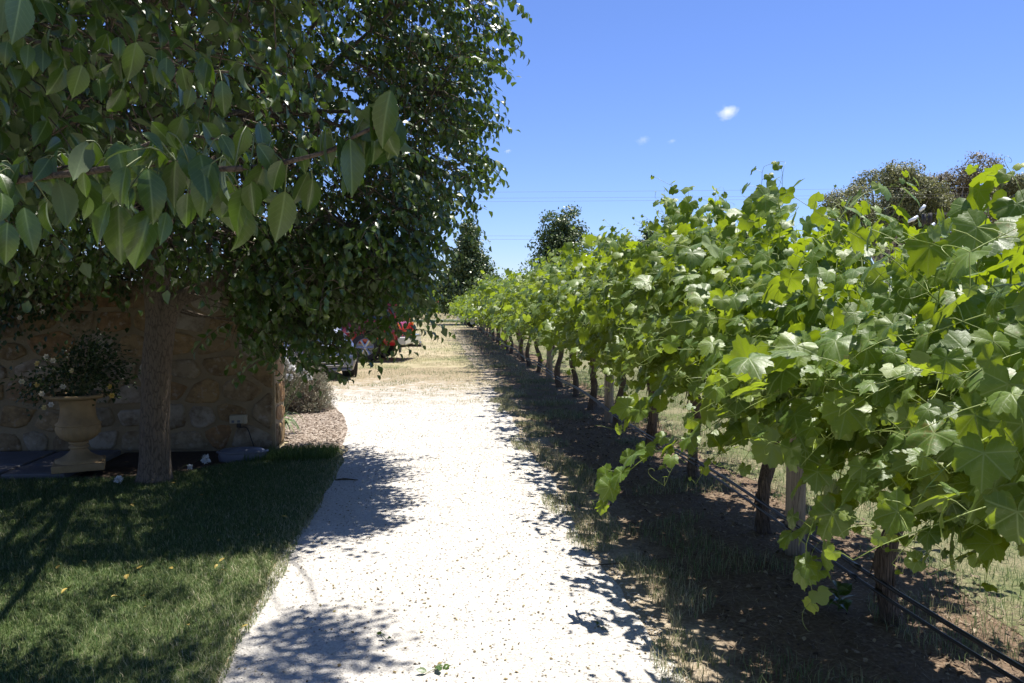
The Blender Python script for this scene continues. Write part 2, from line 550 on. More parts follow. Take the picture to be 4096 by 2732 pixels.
# ------------------------------------------------------------------ setting: ground
def g_field(N, pos):
    big = N.noise(pos, 0.35, 5, 0.6)
    med = N.noise(pos, 2.2, 6, 0.65)
    fine = N.noise(pos, 38, 6, 0.7)
    f = N.math('ADD', N.math('MULTIPLY', med, 0.6), N.math('MULTIPLY', fine, 0.4))
    c = N.ramp(f, [(0.32, (0.19, 0.155, 0.095)), (0.48, (0.32, 0.265, 0.165)), (0.62, (0.42, 0.36, 0.24))])
    c = N.mix(N.maprange(big, 0.45, 0.68, 0.0, 0.7), c, N.ramp(fine, [(0.3, (0.12, 0.145, 0.05)), (0.7, (0.24, 0.235, 0.10))]))
    return c, fine, 0.95


def g_path(N, pos):
    sx = N.n("ShaderNodeSeparateXYZ"); N.link(pos, sx.inputs[0])
    fine = N.noise(pos, 70, 5, 0.7)
    vo = N.n("ShaderNodeTexVoronoi"); N.link(pos, vo.inputs["Vector"]); vo.inputs["Scale"].default_value = 85
    med = N.noise(pos, 1.6, 5, 0.6)
    c = N.ramp(fine, [(0.28, (0.30, 0.28, 0.25)), (0.5, (0.53, 0.50, 0.45)), (0.7, (0.63, 0.60, 0.55))])
    c = N.mix(N.maprange(med, 0.5, 0.75, 0, 0.35), c, (0.38, 0.345, 0.29))
    # the far end thins out into dry grass
    blot = N.noise(pos, 5.5, 6, 0.7)
    y = N.math('ADD', sx.outputs[1], N.math('MULTIPLY', N.math('SUBTRACT', blot, 0.5), 15.0))
    y = N.math('ADD', y, N.math('MULTIPLY', N.math('SUBTRACT', N.noise(pos, 30, 4), 0.5), 3.0))
    grassf = N.maprange(y, 12.2, 16.6)
    c = N.mix(grassf, c, N.ramp(N.noise(pos, 24, 5), [(0.3, (0.17, 0.13, 0.085)), (0.5, (0.30, 0.24, 0.15)), (0.65, (0.38, 0.32, 0.21))]))
    h = N.math('ADD', fine, vo.outputs["Distance"])
    return c, h, 0.95


def g_soil(N, pos):
    fine = N.noise(pos, 45, 7, 0.7); med = N.noise(pos, 3, 5, 0.6)
    c = N.ramp(fine, [(0.3, (0.078, 0.050, 0.030)), (0.5, (0.145, 0.099, 0.063)), (0.72, (0.27, 0.20, 0.14))])
    c = N.mix(N.maprange(med, 0.5, 0.72, 0, 0.6), c, (0.19, 0.14, 0.10))
    sx = N.n("ShaderNodeSeparateXYZ"); N.link(pos, sx.inputs[0])
    xe = N.math('ADD', sx.outputs[0], N.math('MULTIPLY', N.math('SUBTRACT', N.noise(pos, 2.3, 6, 0.7), 0.5), 1.1))
    sand = N.ramp(fine, [(0.3, (0.20, 0.155, 0.105)), (0.5, (0.34, 0.28, 0.20)), (0.7, (0.46, 0.40, 0.31))])
    c = N.mix(N.maprange(xe, 1.12, 1.48), sand, c)
    return c, fine, 0.95


def g_lawn(N, pos):
    fine = N.noise(pos, 60, 6, 0.7); med = N.noise(pos, 2.0, 5, 0.6)
    c = N.ramp(fine, [(0.3, (0.040, 0.060, 0.020)), (0.6, (0.085, 0.115, 0.04)), (0.8, (0.17, 0.15, 0.075))])
    return c, fine, 0.95


def g_mulch(N, pos):
    fine = N.noise(pos, 55, 6, 0.7)
    c = N.ramp(fine, [(0.35, (0.15, 0.11, 0.08)), (0.52, (0.30, 0.245, 0.195)), (0.68, (0.50, 0.44, 0.38))])
    return c, fine, 0.95


def g_bed(N, pos):
    fine = N.noise(pos, 45, 7, 0.7)
    c = N.ramp(fine, [(0.3, (0.035, 0.025, 0.018)), (0.6, (0.075, 0.055, 0.04)), (0.75, (0.13, 0.10, 0.075))])
    return c, fine, 0.95


def wob(t, amp, f, s):
    return amp * (math.sin(t * f + s) * 0.6 + math.sin(t * f * 2.7 + s * 3.1) * 0.3 + math.sin(t * f * 7.3 + s * 1.7) * 0.2)


def strip_sheet(name, xl, xr, y0, y1, z, step, mat, nx=4):
    ys = np.arange(y0, y1 + step * 0.5, step)
    V = []
    for y in ys:
        a, b = xl(y), xr(y)
        for i in range(nx + 1):
            V.append((a + (b - a) * i / nx, y, z))
    F = []
    w = nx + 1
    for j in range(len(ys) - 1):
        for i in range(nx):
            F.append([j * w + i, j * w + i + 1, (j + 1) * w + i + 1, (j + 1) * w + i])
    return tag(link(name, mesh_np(name, V, [F], False), mat), kind='structure')


def poly_sheet(name, pts, z, mat):
    bm = bmesh.new()
    bm.faces.new([bm.verts.new((x, y, z)) for x, y in pts])
    bmesh.ops.triangulate(bm, faces=bm.faces[:])
    for f in bm.faces:
        if f.normal.z < 0: f.normal_flip()
    me = bpy.data.meshes.new(name); bm.to_mesh(me); bm.free()
    return tag(link(name, me, mat), kind='structure')


gm = ground_mat('dry_grass_ground', g_field)
xs = np.concatenate([-np.geomspace(3000, 40, 14), np.linspace(-30, 45, 26), np.geomspace(60, 3000, 14)])
ys = np.concatenate([[-60, -20, -5], np.linspace(0, 60, 31), [75, 90, 105, 120, 140, 160, 190, 230, 300, 400, 600, 1000, 2000, 3500]])


def ground_z(x, y):
    if y < 88: return 0.0
    t = min(1.0, (y - 88) / 190.0)
    return 6.0 * t * t * (3 - 2 * t)


V = [(x, y, ground_z(x, y)) for y in ys for x in xs]
nxx = len(xs)
F = [[j * nxx + i, j * nxx + i + 1, (j + 1) * nxx + i + 1, (j + 1) * nxx + i] for j in range(len(ys) - 1) for i in range(nxx - 1)]
tag(link('ground', mesh_np('ground', V, [F], True), gm), kind='structure')

path_l = lambda y: -0.97 + wob(y, 0.035, 2.1, 0.4) - max(0, y - 8.9) * 0.45
path_r = lambda y: 1.02 + wob(y, 0.05, 1.7, 1.9)
strip_sheet('gravel_path', path_l, path_r, -4, 19.5, 0.009, 0.12, ground_mat('white_gravel', g_path), 6)
soil_l = lambda y: 0.90 + wob(y, 0.03, 1.3, 0.2)
soil_r = lambda y: 2.95 + wob(y, 0.16, 1.1, 2.2)
strip_sheet('soil_strip', soil_l, soil_r, -3, 46, 0.004, 0.15, ground_mat('bare_soil', g_soil), 4)
def g_floor(N, pos):
    fine = N.noise(pos, 42, 6, 0.7); med = N.noise(pos, 1.7, 6, 0.65)
    c = N.ramp(fine, [(0.3, (0.085, 0.075, 0.045)), (0.5, (0.17, 0.155, 0.085)), (0.7, (0.30, 0.26, 0.16))])
    c = N.mix(N.maprange(med, 0.42, 0.6, 0.0, 0.75), c, N.ramp(fine, [(0.3, (0.05, 0.075, 0.022)), (0.7, (0.13, 0.16, 0.055))]))
    return c, fine, 0.95


strip_sheet('vineyard_floor', lambda y: soil_r(y) - 0.05, lambda y: 16.0 + wob(y, .5, .6, 1), -3, 50, 0.008, 0.5, ground_mat('mown_weeds', g_floor), 8)
lawn_far = [(-3.60, 7.62), (-2.95, 7.60), (-2.35, 7.85), (-1.95, 8.35), (-1.75, 8.70), (-1.62, 8.86), (-1.08, 8.86)]
lp = [(-9, -4), (-0.99, -4)] + [(path_l(y) - 0.012, y) for y in np.arange(-3.9, 8.5, 0.12)] + [(-1.04, 8.72)] + lawn_far[::-1][0:] + [(-9, 7.62)]
poly_sheet('lawn', lp, 0.013, ground_mat('lawn_soil', g_lawn))
poly_sheet('garden_bed', [(-3.35, 7.45), (-2.3, 7.45), (-1.6, 8.6), (-1.68, 9.0), (-3.35, 9.0)], 0.004, ground_mat('dark_soil', g_bed))
poly_sheet('mulch_bed', [(-1.72, 8.95), (-1.05, 8.95), (-1.12, 10.2), (-1.30, 11.4), (-1.62, 12.6), (-2.4, 13.1), (-5.0, 13.1), (-5.0, 9.45), (-1.70, 9.45)], 0.014, ground_mat('pale_mulch', g_mulch))
V, Fs = box_np((0, 65, 0.0), (400, 5.6, 0.02))
tag(link('road', mesh_np('road', V, Fs, False), M['asphalt']), kind='structure')

# distant hills
hm = simple_mat('hill_scrub', (0.085, 0.095, 0.075), 0.95, var=0.35, scale=0.02)
V = []; F = []
nh = 90
for i in range(nh):
    x = -1400 + 2800 * i / (nh - 1)
    h = 16 + 12 * mnoise.noise((x * 0.0035, 3.1, 0)) + 5 * mnoise.noise((x * 0.02, 7.7, 0))
    V += [(x, 900, 0), (x, 1010, h * 0.8), (x, 1100, h), (x, 1400, 0)]
for i in range(nh - 1):
    for k in range(3):
        a = i * 4 + k
        F.append([a, a + 4, a + 5, a + 1])
tag(link('hills', mesh_np('hills', V, [F], True), hm), kind='structure')


# ------------------------------------------------------------------ leaf templates
def pear_template(curl, fold, rows, cols, serr=0, wide=0.34, twist=0.0, pk=0.72):
    """leaf length 1 along +y, curls to -z; returns V,F,UV"""
    ts = np.linspace(0, 1, rows)
    # centreline arc
    n = 60
    tt = np.linspace(0, 1, n)
    a = curl * (tt ** 1.3)
    cy = np.concatenate([[0], np.cumsum(np.cos(a[:-1]))]) / (n - 1)
    cz = -np.concatenate([[0], np.cumsum(np.sin(a[:-1]))]) / (n - 1)
    V = []; UV = []
    for r, t in enumerate(ts):
        y = np.interp(t, tt, cy); z = np.interp(t, tt, cz); ang = np.interp(t, tt, a)
        w = wide * (math.sin(math.pi * min(1, t ** pk)) ** 0.85) * (1 - 0.42 * t ** 2)
        if t > 0.8: w *= 1 - 0.25 * (t - 0.8) / 0.2
        if serr and 0 < r < rows - 1: w *= 1 + (0.035 if r % 2 else -0.035)
        for c in range(cols):
            s = -1 + 2 * c / (cols - 1)
            up = fold * abs(s) * w
            ny, nz = math.sin(ang), math.cos(ang)
            px = s * w * math.cos(fold * 0.6)
            V.append((px + twist * t * t * 0.15, y + ny * up, z + nz * up))
            UV.append((s * w, t))
    F = []
    for r in range(rows - 1):
        for c in range(cols - 1):
            i = r * cols + c
            F.append([i, i + 1, i + cols + 1, i + cols])
    return np.array(V), [np.array(F)], np.array(UV)


def vine_template(N, serr, seed, rings=2):
    rs = np.random.default_rng(seed)
    ctrl_a = np.radians([0, 14, 28, 40, 52, 66, 80, 94, 108, 126, 144, 160, 172])
    ctrl_r = np.array([1.0, 0.93, 0.76, 0.84, 0.92, 0.84, 0.69, 0.74, 0.79, 0.73, 0.67, 0.55, 0.22])
    jit = rs.uniform(0.9, 1.08, len(ctrl_r))
    th = np.linspace(-172, 172, N) * math.pi / 180
    r = np.interp(np.abs(th), ctrl_a, ctrl_r * jit)
    if serr:
        k = np.arange(N)
        r = r * (1 + np.where(k % 2 == 0, serr, -serr) * (np.abs(th) < 2.7))
    droop = rs.uniform(0.10, 0.32); fold = rs.uniform(-0.05, 0.35); rip = rs.uniform(0.02, 0.07); ph = rs.uniform(0, 6)
    V = [(0, 0, 0)]; UV = [(0, 0)]
    fr = [0.55, 1.0] if rings == 2 else [1.0]
    for q in fr:
        for k in range(N):
            x, y = r[k] * q * math.sin(th[k]), r[k] * q * math.cos(th[k])
            z = -droop * (r[k] * q) ** 2 + fold * abs(x) * 0.6 + rip * math.sin(th[k] * 5 + ph) * q - 0.10 * max(0, y) ** 2
            V.append((x, y, z)); UV.append((x, y))
    T = [[0, 1 + k + 1, 1 + k] for k in range(N - 1)]
    Q = []
    if rings == 2:
        for k in range(N - 1):
            Q.append([1 + k, 2 + k, 1 + N + k + 1, 1 + N + k])
    fs = [np.array(T)]
    if Q: fs.append(np.array(Q))
    # make faces look up (+z)
    return np.array(V, float), fs, np.array(UV, float)


PEAR_LO = [pear_template(c, f, 4, 3, wide=w) for c, f, w in ((0.5, 0.35, .33), (1.0, 0.45, .33), (1.6, 0.5, .32), (2.1, 0.4, .31), (0.2, 0.2, .36))]
FAR_LF = [pear_template(c, .3, 3, 2, wide=w) for c, w in ((0.5, .36), (1.1, .36), (0.2, .4))]
PEAR_HI = [pear_template(c, f, 21, 5, 1, w, t, 0.86) for c, f, w, t in ((0.35, 0.22, .29, .3), (0.7, 0.35, .27, -.5), (1.3, 0.45, .28, .5), (0.15, 0.15, .33, -.2), (1.9, 0.4, .27, -.3), (0.5, 0.5, .30, .2), (0.9, 0.6, .28, .7), (0.3, 0.3, .25, -.6))]
VINE_HI = [vine_template(45, 0.055, 100 + k) for k in range(7)]
VINE_MID = [vine_template(19, 0.05, 200 + k) for k in range(6)]
VINE_LO = [vine_template(13, 0.0, 300 + k, 1) for k in range(5)]


def template_meshes(name, temps):
    return [mesh_np(name, v, f, True, np.concatenate([uv, np.zeros((len(uv), 1))], 1)) for v, f, uv in temps]


def leaf_objects(root, meshes, idx, Mx, T, mat, name='leaf'):
    inv = Matrix.Translation(-root.location)
    for k in range(len(idx)):
        me = meshes[idx[k]]
        if len(me.materials) == 0: me.materials.append(mat)
        o = bpy.data.objects.new(name, me)
        m = Mx[k]; t = T[k]
        o.parent = root
        o.matrix_parent_inverse = inv
        o.matrix_basis = Matrix(((m[0, 0], m[0, 1], m[0, 2], t[0]), (m[1, 0], m[1, 1], m[1, 2], t[1]), (m[2, 0], m[2, 1], m[2, 2], t[2]), (0, 0, 0, 1)))
        C.objects.link(o)


pear_hi_me = template_meshes('leaf', PEAR_HI)
vine_hi_me = template_meshes('leaf', VINE_HI)
vine_mid_me = template_meshes('leaf', VINE_MID)


# ------------------------------------------------------------------ stone wall
def clip_poly(poly, p, n):
    out = []
    for i in range(len(poly)):
        a, b = poly[i], poly[(i + 1) % len(poly)]
        da = (a[0] - p[0]) * n[0] + (a[1] - p[1]) * n[1]
        db = (b[0] - p[0]) * n[0] + (b[1] - p[1]) * n[1]
        if da <= 0: out.append(a)
        if (da < 0 < db) or (db < 0 < da):
            t = da / (da - db)
            out.append((a[0] + (b[0] - a[0]) * t, a[1] + (b[1] - a[1]) * t))
    return out


def stones_on(u0, u1, v0, v1, du, dv, rs, to3d, root, anis=1.45):
    sites = []
    rows = int(round((v1 - v0) / dv))
    for j in range(rows):
        nrow = int(round((u1 - u0) / du)) + rs.integers(-1, 2)
        nrow = max(1, nrow)
        for i in range(nrow):
            sites.append((u0 + (i + 0.5 + (0.25 if j % 2 else -0.25) * (nrow > 1) + rs.uniform(-0.30, 0.30)) * (u1 - u0) / nrow,
                          v0 + (j + 0.5 + rs.uniform(-0.30, 0.30)) * dv))
    for si, s in enumerate(sites):
        poly = [(u0, v0), (u1, v0), (u1, v1), (u0, v1)]
        for sj, q in enumerate(sites):
            if sj == si or abs(q[0] - s[0]) > 4 * du or abs(q[1] - s[1]) > 4 * dv: continue
            mx, my = (s[0] + q[0]) / 2, (s[1] + q[1]) / 2
            nx, ny = (q[0] - s[0]) / anis ** 2, (q[1] - s[1])
            poly = clip_poly(poly, (mx, my), (nx, ny))
            if len(poly) < 3: break
        if len(poly) < 3: continue
        P = np.array(poly)
        c = P.mean(0)
        ext = P.max(0) - P.min(0)
        if min(ext) < 0.06: continue
        gap = rs.uniform(0.014, 0.042)
        P = c + (P - c) * (1 - 2 * gap / ext)
        for _ in range(2):                                     # round the corners
            Q = []
            for i in range(len(P)):
                a, b = P[i], P[(i + 1) % len(P)]
                Q += [a * 0.84 + b * 0.16, a * 0.16 + b * 0.84]
            P = np.array(Q)
        if len(P) > 16: P = P[:: 2]
        P = P + rs.normal(0, 0.004, P.shape)
        n = len(P)
        pro = rs.uniform(0.007, 0.024)
        V = []
        for (sc_, d) in ((1.0, -0.01), (0.97, pro * 0.65), (0.80, pro)):
            for p in c + (P - c) * sc_:
                V.append(to3d(p[0], p[1], d + (rs.normal(0, 0.004) if d > 0 else 0)))
        V.append(to3d(c[0], c[1], pro * rs.uniform(0.95, 1.15)))
        F = [[k * n + i, k * n + (i + 1) % n, (k + 1) * n + (i + 1) % n, (k + 1) * n + i] for k in range(2) for i in range(n)]
        T = [[2 * n + i, 2 * n + (i + 1) % n, 3 * n] for i in range(n)]
        child('stone', mesh_np('stone', V, [F, T], True), M['stone'], root)


rs = np.random.default_rng(5)
WX1, WY0, WH, WT = -1.76, 8.93, 1.86, 0.52
wall = thing('stone_wall', (-4.4, WY0 + WT / 2, 0), 'shaded wall of rounded fieldstones in mortar behind the pear trunk', 'wall')
V, Fs = box_np(((WX1 - 7.4) / 2, WY0 + WT / 2, WH / 2 - 0.1), (WX1 + 7.4, WT, WH + 0.2))
child('mortar', bevel_mesh(mesh_np('mortar', V, Fs, False), 0.03), M['mortar'], wall)
stones_on(-7.3, WX1, 0.0, WH - 0.02, 0.40, 0.26, rs, lambda u, v, d: (u, WY0 - d, v), wall)
stones_on(WY0 + 0.01, WY0 + WT - 0.01, 0.0, WH - 0.02, 0.27, 0.26, rs, lambda u, v, d: (WX1 + d, u, v), wall)

# power outlet and its cable
pp = at(237, 419, WY0 - 0.04)
po = thing('power_outlet', pp, 'ivory double power outlet on the stone wall near its right end', 'power outlet')
def pc(name, c, s, mat, bev=0.004):
    V, Fs = box_np((pp.x + c[0], pp.y + c[1], pp.z + c[2]), s)
    return child(name, bevel_mesh(mesh_np(name, V, Fs, False), bev), mat, po)
pc('housing', (0, 0.0, 0), (0.145, 0.07, 0.09), M['ivory'], 0.006)
pc('side_cover', (0.092, 0.0, -0.002), (0.035, 0.06, 0.095), M['ivory'], 0.006)
for sx_ in (-0.035, 0.025):
    pc('switch', (sx_, -0.0375, 0.015), (0.026, 0.008, 0.03), M['ivory'], 0.002)
    pc('socket', (sx_, -0.036, -0.022), (0.03, 0.004, 0.026), M['grey_plastic'], 0.001)
pc('plug', (0.025, -0.03, -0.065), (0.04, 0.05, 0.045), M['black'], 0.01)
cb = [(pp.x + 0.03, pp.y - 0.03, pp.z - 0.09)] + [tuple(at(x, y, WY0 - 0.06)) for x, y in ((247, 428), (252, 441), (256, 449), (268, 452), (281, 456))] + [(-1.72, 8.83, 0.03)]
V, Fs = tube(spline(cb, 30), 0.006, 6)
tag(link('power_cable', mesh_np('power_cable', V, Fs), M['black']), 'thin black cable hanging from the wall outlet to the grass', 'cable')

# low grey lid on the bed
rk = gnd(240, 463)
gl = thing('garden_lid', (rk.x, rk.y, 0), 'low blue-grey rounded cover lying on the bed below the outlet', 'cover')
prof = [(0.235, 0.0), (0.245, 0.05), (0.235, 0.10), (0.20, 0.125), (0.10, 0.135), (0.0, 0.138)]
V, Fs = lathe_np(prof, 28)
V = V * np.array([1.0, 0.55, 1.0]) + np.array([rk.x, rk.y + 0.12, 0.0])
child('dome', mesh_np('dome', V, Fs), M['grey_plastic'], gl)
V, Fs = lathe_np([(0.25, 0.09), (0.262, 0.092), (0.262, 0.103), (0.24, 0.108)], 28)
V = V * np.array([1.0, 0.55, 1.0]) + np.array([rk.x, rk.y + 0.12, 0.0])
child('lip', mesh_np('lip', V, Fs), M['grey_plastic'], gl)

# ------------------------------------------------------------------ paving, urn, roses
pv = tag(link('paving', None), kind='structure')
pv.location = (-4.4, 8.3, 0)
bm_ = MB()
for (x0, x1, y0, y1) in ((-3.98, -3.36, 8.12, 8.84), (-4.62, -4.01, 8.12, 8.84), (-5.26, -4.65, 8.12, 8.84), (-5.9, -5.29, 8.12, 8.84), (-3.98, -3.42, 7.66, 8.09), (-4.62, -4.01, 7.66, 8.09), (-5.26, -4.65, 7.66, 8.09), (-5.9, -5.29, 7.66, 8.09)):
    V, Fs = box_np(((x0 + x1) / 2, (y0 + y1) / 2, 0.022 + rs.uniform(-.003, .003)), (x1 - x0, y1 - y0, 0.06))
    o = link('paving_slab', bevel_mesh(mesh_np('paving_slab', V, Fs, False), 0.008, 1), M['slab'], pv, pv.location)

U0 = gnd(74, 476)
ux, uy = U0.x, U0.y + 0.12
urn = thing('stone_urn', (ux, uy, 0.05), 'weathered sand-coloured pedestal urn with fluted bowl in front of the wall', 'urn')
uz = 0.052
def urn_part(name, prof, flute=None, n=48):
    V, Fs = lathe_np(prof, n, flute)
    return child(name, mesh_np(name, V + np.array([ux, uy, uz]), Fs), M['terracotta'], urn)
V, Fs = box_np((ux, uy, uz + 0.035), (0.44, 0.44, 0.07), 0.35)
child('plinth', bevel_mesh(mesh_np('plinth', V, Fs, False), 0.012), M['terracotta'], urn)
urn_part('foot', [(0.205, 0.07), (0.205, 0.085), (0.16, 0.105), (0.105, 0.14), (0.075, 0.175), (0.07, 0.19)])
urn_part('stem', [(0.07, 0.19), (0.085, 0.197), (0.09, 0.207), (0.082, 0.216), (0.064, 0.222), (0.060, 0.232), (0.085, 0.238), (0.088, 0.25), (0.07, 0.258)])
urn_part('bowl', [(0.07, 0.258), (0.115, 0.272), (0.16, 0.305), (0.185, 0.345), (0.195, 0.385), (0.19, 0.415)],
         lambda a, z: 0.035 * abs(math.sin(a * 12)) * min(1, (0.42 - z) / 0.05) - 0.015, 120)
urn_part('body', [(0.19, 0.415), (0.197, 0.42), (0.197, 0.428), (0.17, 0.45), (0.155, 0.50), (0.15, 0.57), (0.157, 0.63), (0.18, 0.66)])
urn_part('rim', [(0.18, 0.66), (0.24, 0.672), (0.285, 0.688), (0.292, 0.70), (0.285, 0.712), (0.26, 0.716), (0.22, 0.70), (0.10, 0.66), (0.0, 0.66)])

rb = thing('rose_bush', (ux, uy, uz + 0.68), 'dark leafy rose bush with white and cream blooms growing in the urn', 'plant')
n = 1500
cl = nrm(rng.normal(size=(60, 3))) * rng.uniform(0.3, 1.0, (60, 1)) * np.array([0.38, 0.30, 0.24]) + np.array([ux, uy, uz + 0.90])
cl[:14] = np.array([ux, uy, uz]) + np.stack([rng.uniform(0.0, 0.28, 14), rng.uniform(-.15, .15, 14), rng.uniform(1.0, 1.22, 14)], -1)
cl[14:24] = np.array([ux, uy, uz]) + np.stack([rng.uniform(-0.45, -0.2, 10), rng.uniform(-.2, .1, 10), rng.uniform(0.7, 0.9, 10)], -1)
cl[24:34] = np.array([ux, uy, uz]) + np.stack([rng.uniform(0.3, 0.5, 10), rng.uniform(-.2, .1, 10), rng.uniform(0.74, 1.0, 10)], -1)
ci = rng.integers(0, 60, n)
T = cl[ci] + rng.normal(0, 0.07, (n, 3))
y = nrm((T - np.array([ux, uy, uz + 0.75])) + rng.normal(0, 0.25, (n, 3)))
z = nrm(np.array([0, 0, 1.0]) + rng.normal(0, 0.5, (n, 3)))
Mx = frames(y, z) * rng.uniform(0.035, 0.06, n)[:, None, None]
mb = MB(); place_leaves(mb, PEAR_LO, rng.integers(0, 5, n), Mx, T, rng.uniform(0, 1, n))
tag(child('foliage', mb.mesh('foliage', True, True), M['rose_leaf'], rb), kind='stuff')
st = []
for c in cl[::2]:
    st.append(spline([(ux + rng.uniform(-.05, .05), uy, uz + 0.66), ((ux + c[0]) / 2, (uy + c[1]) / 2, uz + 0.85), c], 5))
V, Fs = tubes_np(np.array(st), np.full((len(st), 5), 0.004), 4)
child('stems', mesh_np('stems', V, Fs), M['petiole'], rb)


def rose_mesh(tint, s):
    mb = MB()
    for ring, (nn, tilt, sz) in enumerate(((6, 0.25, 1.0), (5, 0.7, 0.8), (4, 1.15, 0.55))):
        a = np.arange(nn) / nn * 2 * np.pi + ring * 0.5
        y = np.stack([np.cos(a) * math.cos(tilt), np.sin(a) * math.cos(tilt), np.full(nn, math.sin(tilt))], -1)
        z = np.stack([-np.cos(a) * math.sin(tilt), -np.sin(a) * math.sin(tilt), np.full(nn, math.cos(tilt))], -1)
        place_leaves(mb, [pear_template(-0.9, 0.3, 4, 3, wide=0.42)], np.zeros(nn, int), frames(y, z) * sz * s, np.zeros((nn, 3)), np.full(nn, tint))
    return mb.mesh('rose', True, True)


for (px, py, tint) in ((47, 357, .1), (53, 361, .1), (38, 364, .85), (73, 371, .7), (38, 385, .9), (63, 387, .15), (22, 382, .4), (42, 394, .15), (51, 405, 0.0), (111, 387, 1.0), (112, 396, 1.0), (45, 408, .8)):
    p = at(px, py, uy - 0.30 + rng.uniform(-.04, .04))
    o = child('rose', rose_mesh(tint, 0.036), M['petal'], rb)
    o.matrix_basis = Matrix.Translation(p) @ Vector((rng.uniform(-.5, .5), -1, 0.35)).to_track_quat('Z', 'Y').to_matrix().to_4x4()

# dark climber over the wall top at the left
cp = thing('climbing_plant', (-4.9, WY0 - 0.1, 0), 'dark climber with a few white blooms spilling over the wall top at the left edge', 'plant')
n = 900
T = np.stack([rng.normal(-4.45, 0.42, n), WY0 - 0.10 - np.abs(rng.normal(0, 0.10, n)), 1.72 + rng.normal(0, 0.22, n)], -1)
Mx = frames(np.array([0, -0.4, -1.0]) + rng.normal(0, 0.4, (n, 3)), np.array([0, -1.0, 0.5]) + rng.normal(0, 0.4, (n, 3))) * rng.uniform(0.05, 0.08, n)[:, None, None]
mb = MB(); place_leaves(mb, PEAR_LO, rng.integers(0, 5, n), Mx, T, rng.uniform(0, 1, n))
tag(child('foliage', mb.mesh('foliage', True, True), M['rose_leaf'], cp), kind='stuff')
st = [spline([(-4.9, WY0 - 0.06, 0), (-4.8 + rng.uniform(-.1, .1), WY0 - 0.06, 0.9), (-4.5 + rng.uniform(-.4, .6), WY0 - 0.12, 1.7 + rng.uniform(-.2, .2))], 10) for _ in range(6)]
V, Fs = tubes_np(np.array(st), np.full((6, 10), 0.008), 5)
child('stems', mesh_np('stems', V, Fs), M['twig'], cp)
for k, (px, py) in enumerate(((40, 306), (43, 312), (20, 318))):
    o = child('bloom', rose_mesh(0.05, 0.035), M['petal'], cp)
    o.matrix_basis = Matrix.Translation(at(px, py, WY0 - 0.3)) @ Vector((0.2, -1, 0.3)).to_track_quat('Z', 'Y').to_matrix().to_4x4()

# ------------------------------------------------------------------ pear tree
TB = Vector((-2.54, 7.45, 0))
pear = thing('pear_tree', TB, 'large pear tree with glossy dark leaves shading the lawn and wall', 'tree')
fork = Vector((-2.50, 7.45, 1.50))


def trunk_mesh():
    mb = MB()
    pts = spline([(-2.56, 7.45, -0.1), (-2.545, 7.45, 0.1), (-2.53, 7.45, 0.6), (-2.50, 7.45, 1.1), (-2.47, 7.45, 1.5), (-2.55, 7.5, 2.0), (-2.75, 7.6, 2.8), (-2.9, 7.7, 3.8), (-2.8, 7.7, 5.2)], 40)
    hz = pts[:, 2]
    rad = np.interp(hz, [-0.1, 0.0, 0.08, 0.25, 0.8, 1.3, 1.5, 2.0, 3, 5.2], [0.19, 0.17, 0.148, 0.132, 0.122, 0.126, 0.122, 0.09, 0.06, 0.02])
    V, Fs = tube(pts, rad, 22)
    for i, v in enumerate(V):
        k = 1 + 0.05 * mnoise.noise((v[0] * 9, v[1] * 9, v[2] * 2.5)) + 0.03 * mnoise.noise((v[0] * 30, v[1] * 30, v[2] * 9))
        c = pts[min(39, i // 22)]
        V[i, :2] = c[:2] + (v[:2] - c[:2]) * k
    mb.add(V, Fs)
    pts = spline([(-2.48, 7.45, 1.10), (-2.42, 7.43, 1.42), at(176, 302, 7.38), at(206, 287, 7.32), at(245, 262, 7.25), at(290, 205, 7.2), at(320, 120, 7.2)], 30)
    V, Fs = tube(pts, np.interp(np.linspace(0, 1, 30), [0, .2, .35, .55, 1], [.105, .088, .074, .062, .03]), 16)
    mb.add(V, Fs)
    return mb.mesh('trunk')


child('trunk', trunk_mesh(), M['pear_bark'], pear)
ELL = [  # centre, radii, number of leafy twigs
    ((-2.35, 7.4, 3.80), (3.15, 2.75, 3.3), 5600),
    ((-3.9, 9.4, 3.9), (2.5, 2.1, 2.8), 1500),
    ((-2.35, 3.0, 3.70), (2.15, 1.9, 1.95), 1900),
    ((-0.25, 4.75, 5.0), (1.25, 0.75, 0.6), 300),
    ((-0.45, 1.7, 3.55), (1.5, 1.3, 0.5), 420),  # leaves added above the frame to shade the close branch
    ((-4.4, 5.4, 3.5), (2.0, 2.4, 1.9), 1300),
]


def zmin(x, y):
    z = np.where(y < 5.6, 1.86, 1.96)
    z = np.where((x > -1.75) & (y > 5.8) & (y < 9.0), 1.80 - 0.25 * np.clip(x + 1.75, 0, 1.2), z)
    z = np.where(y > 8.6, np.where(x < -1.9, 1.80, 2.15), z)
    return z


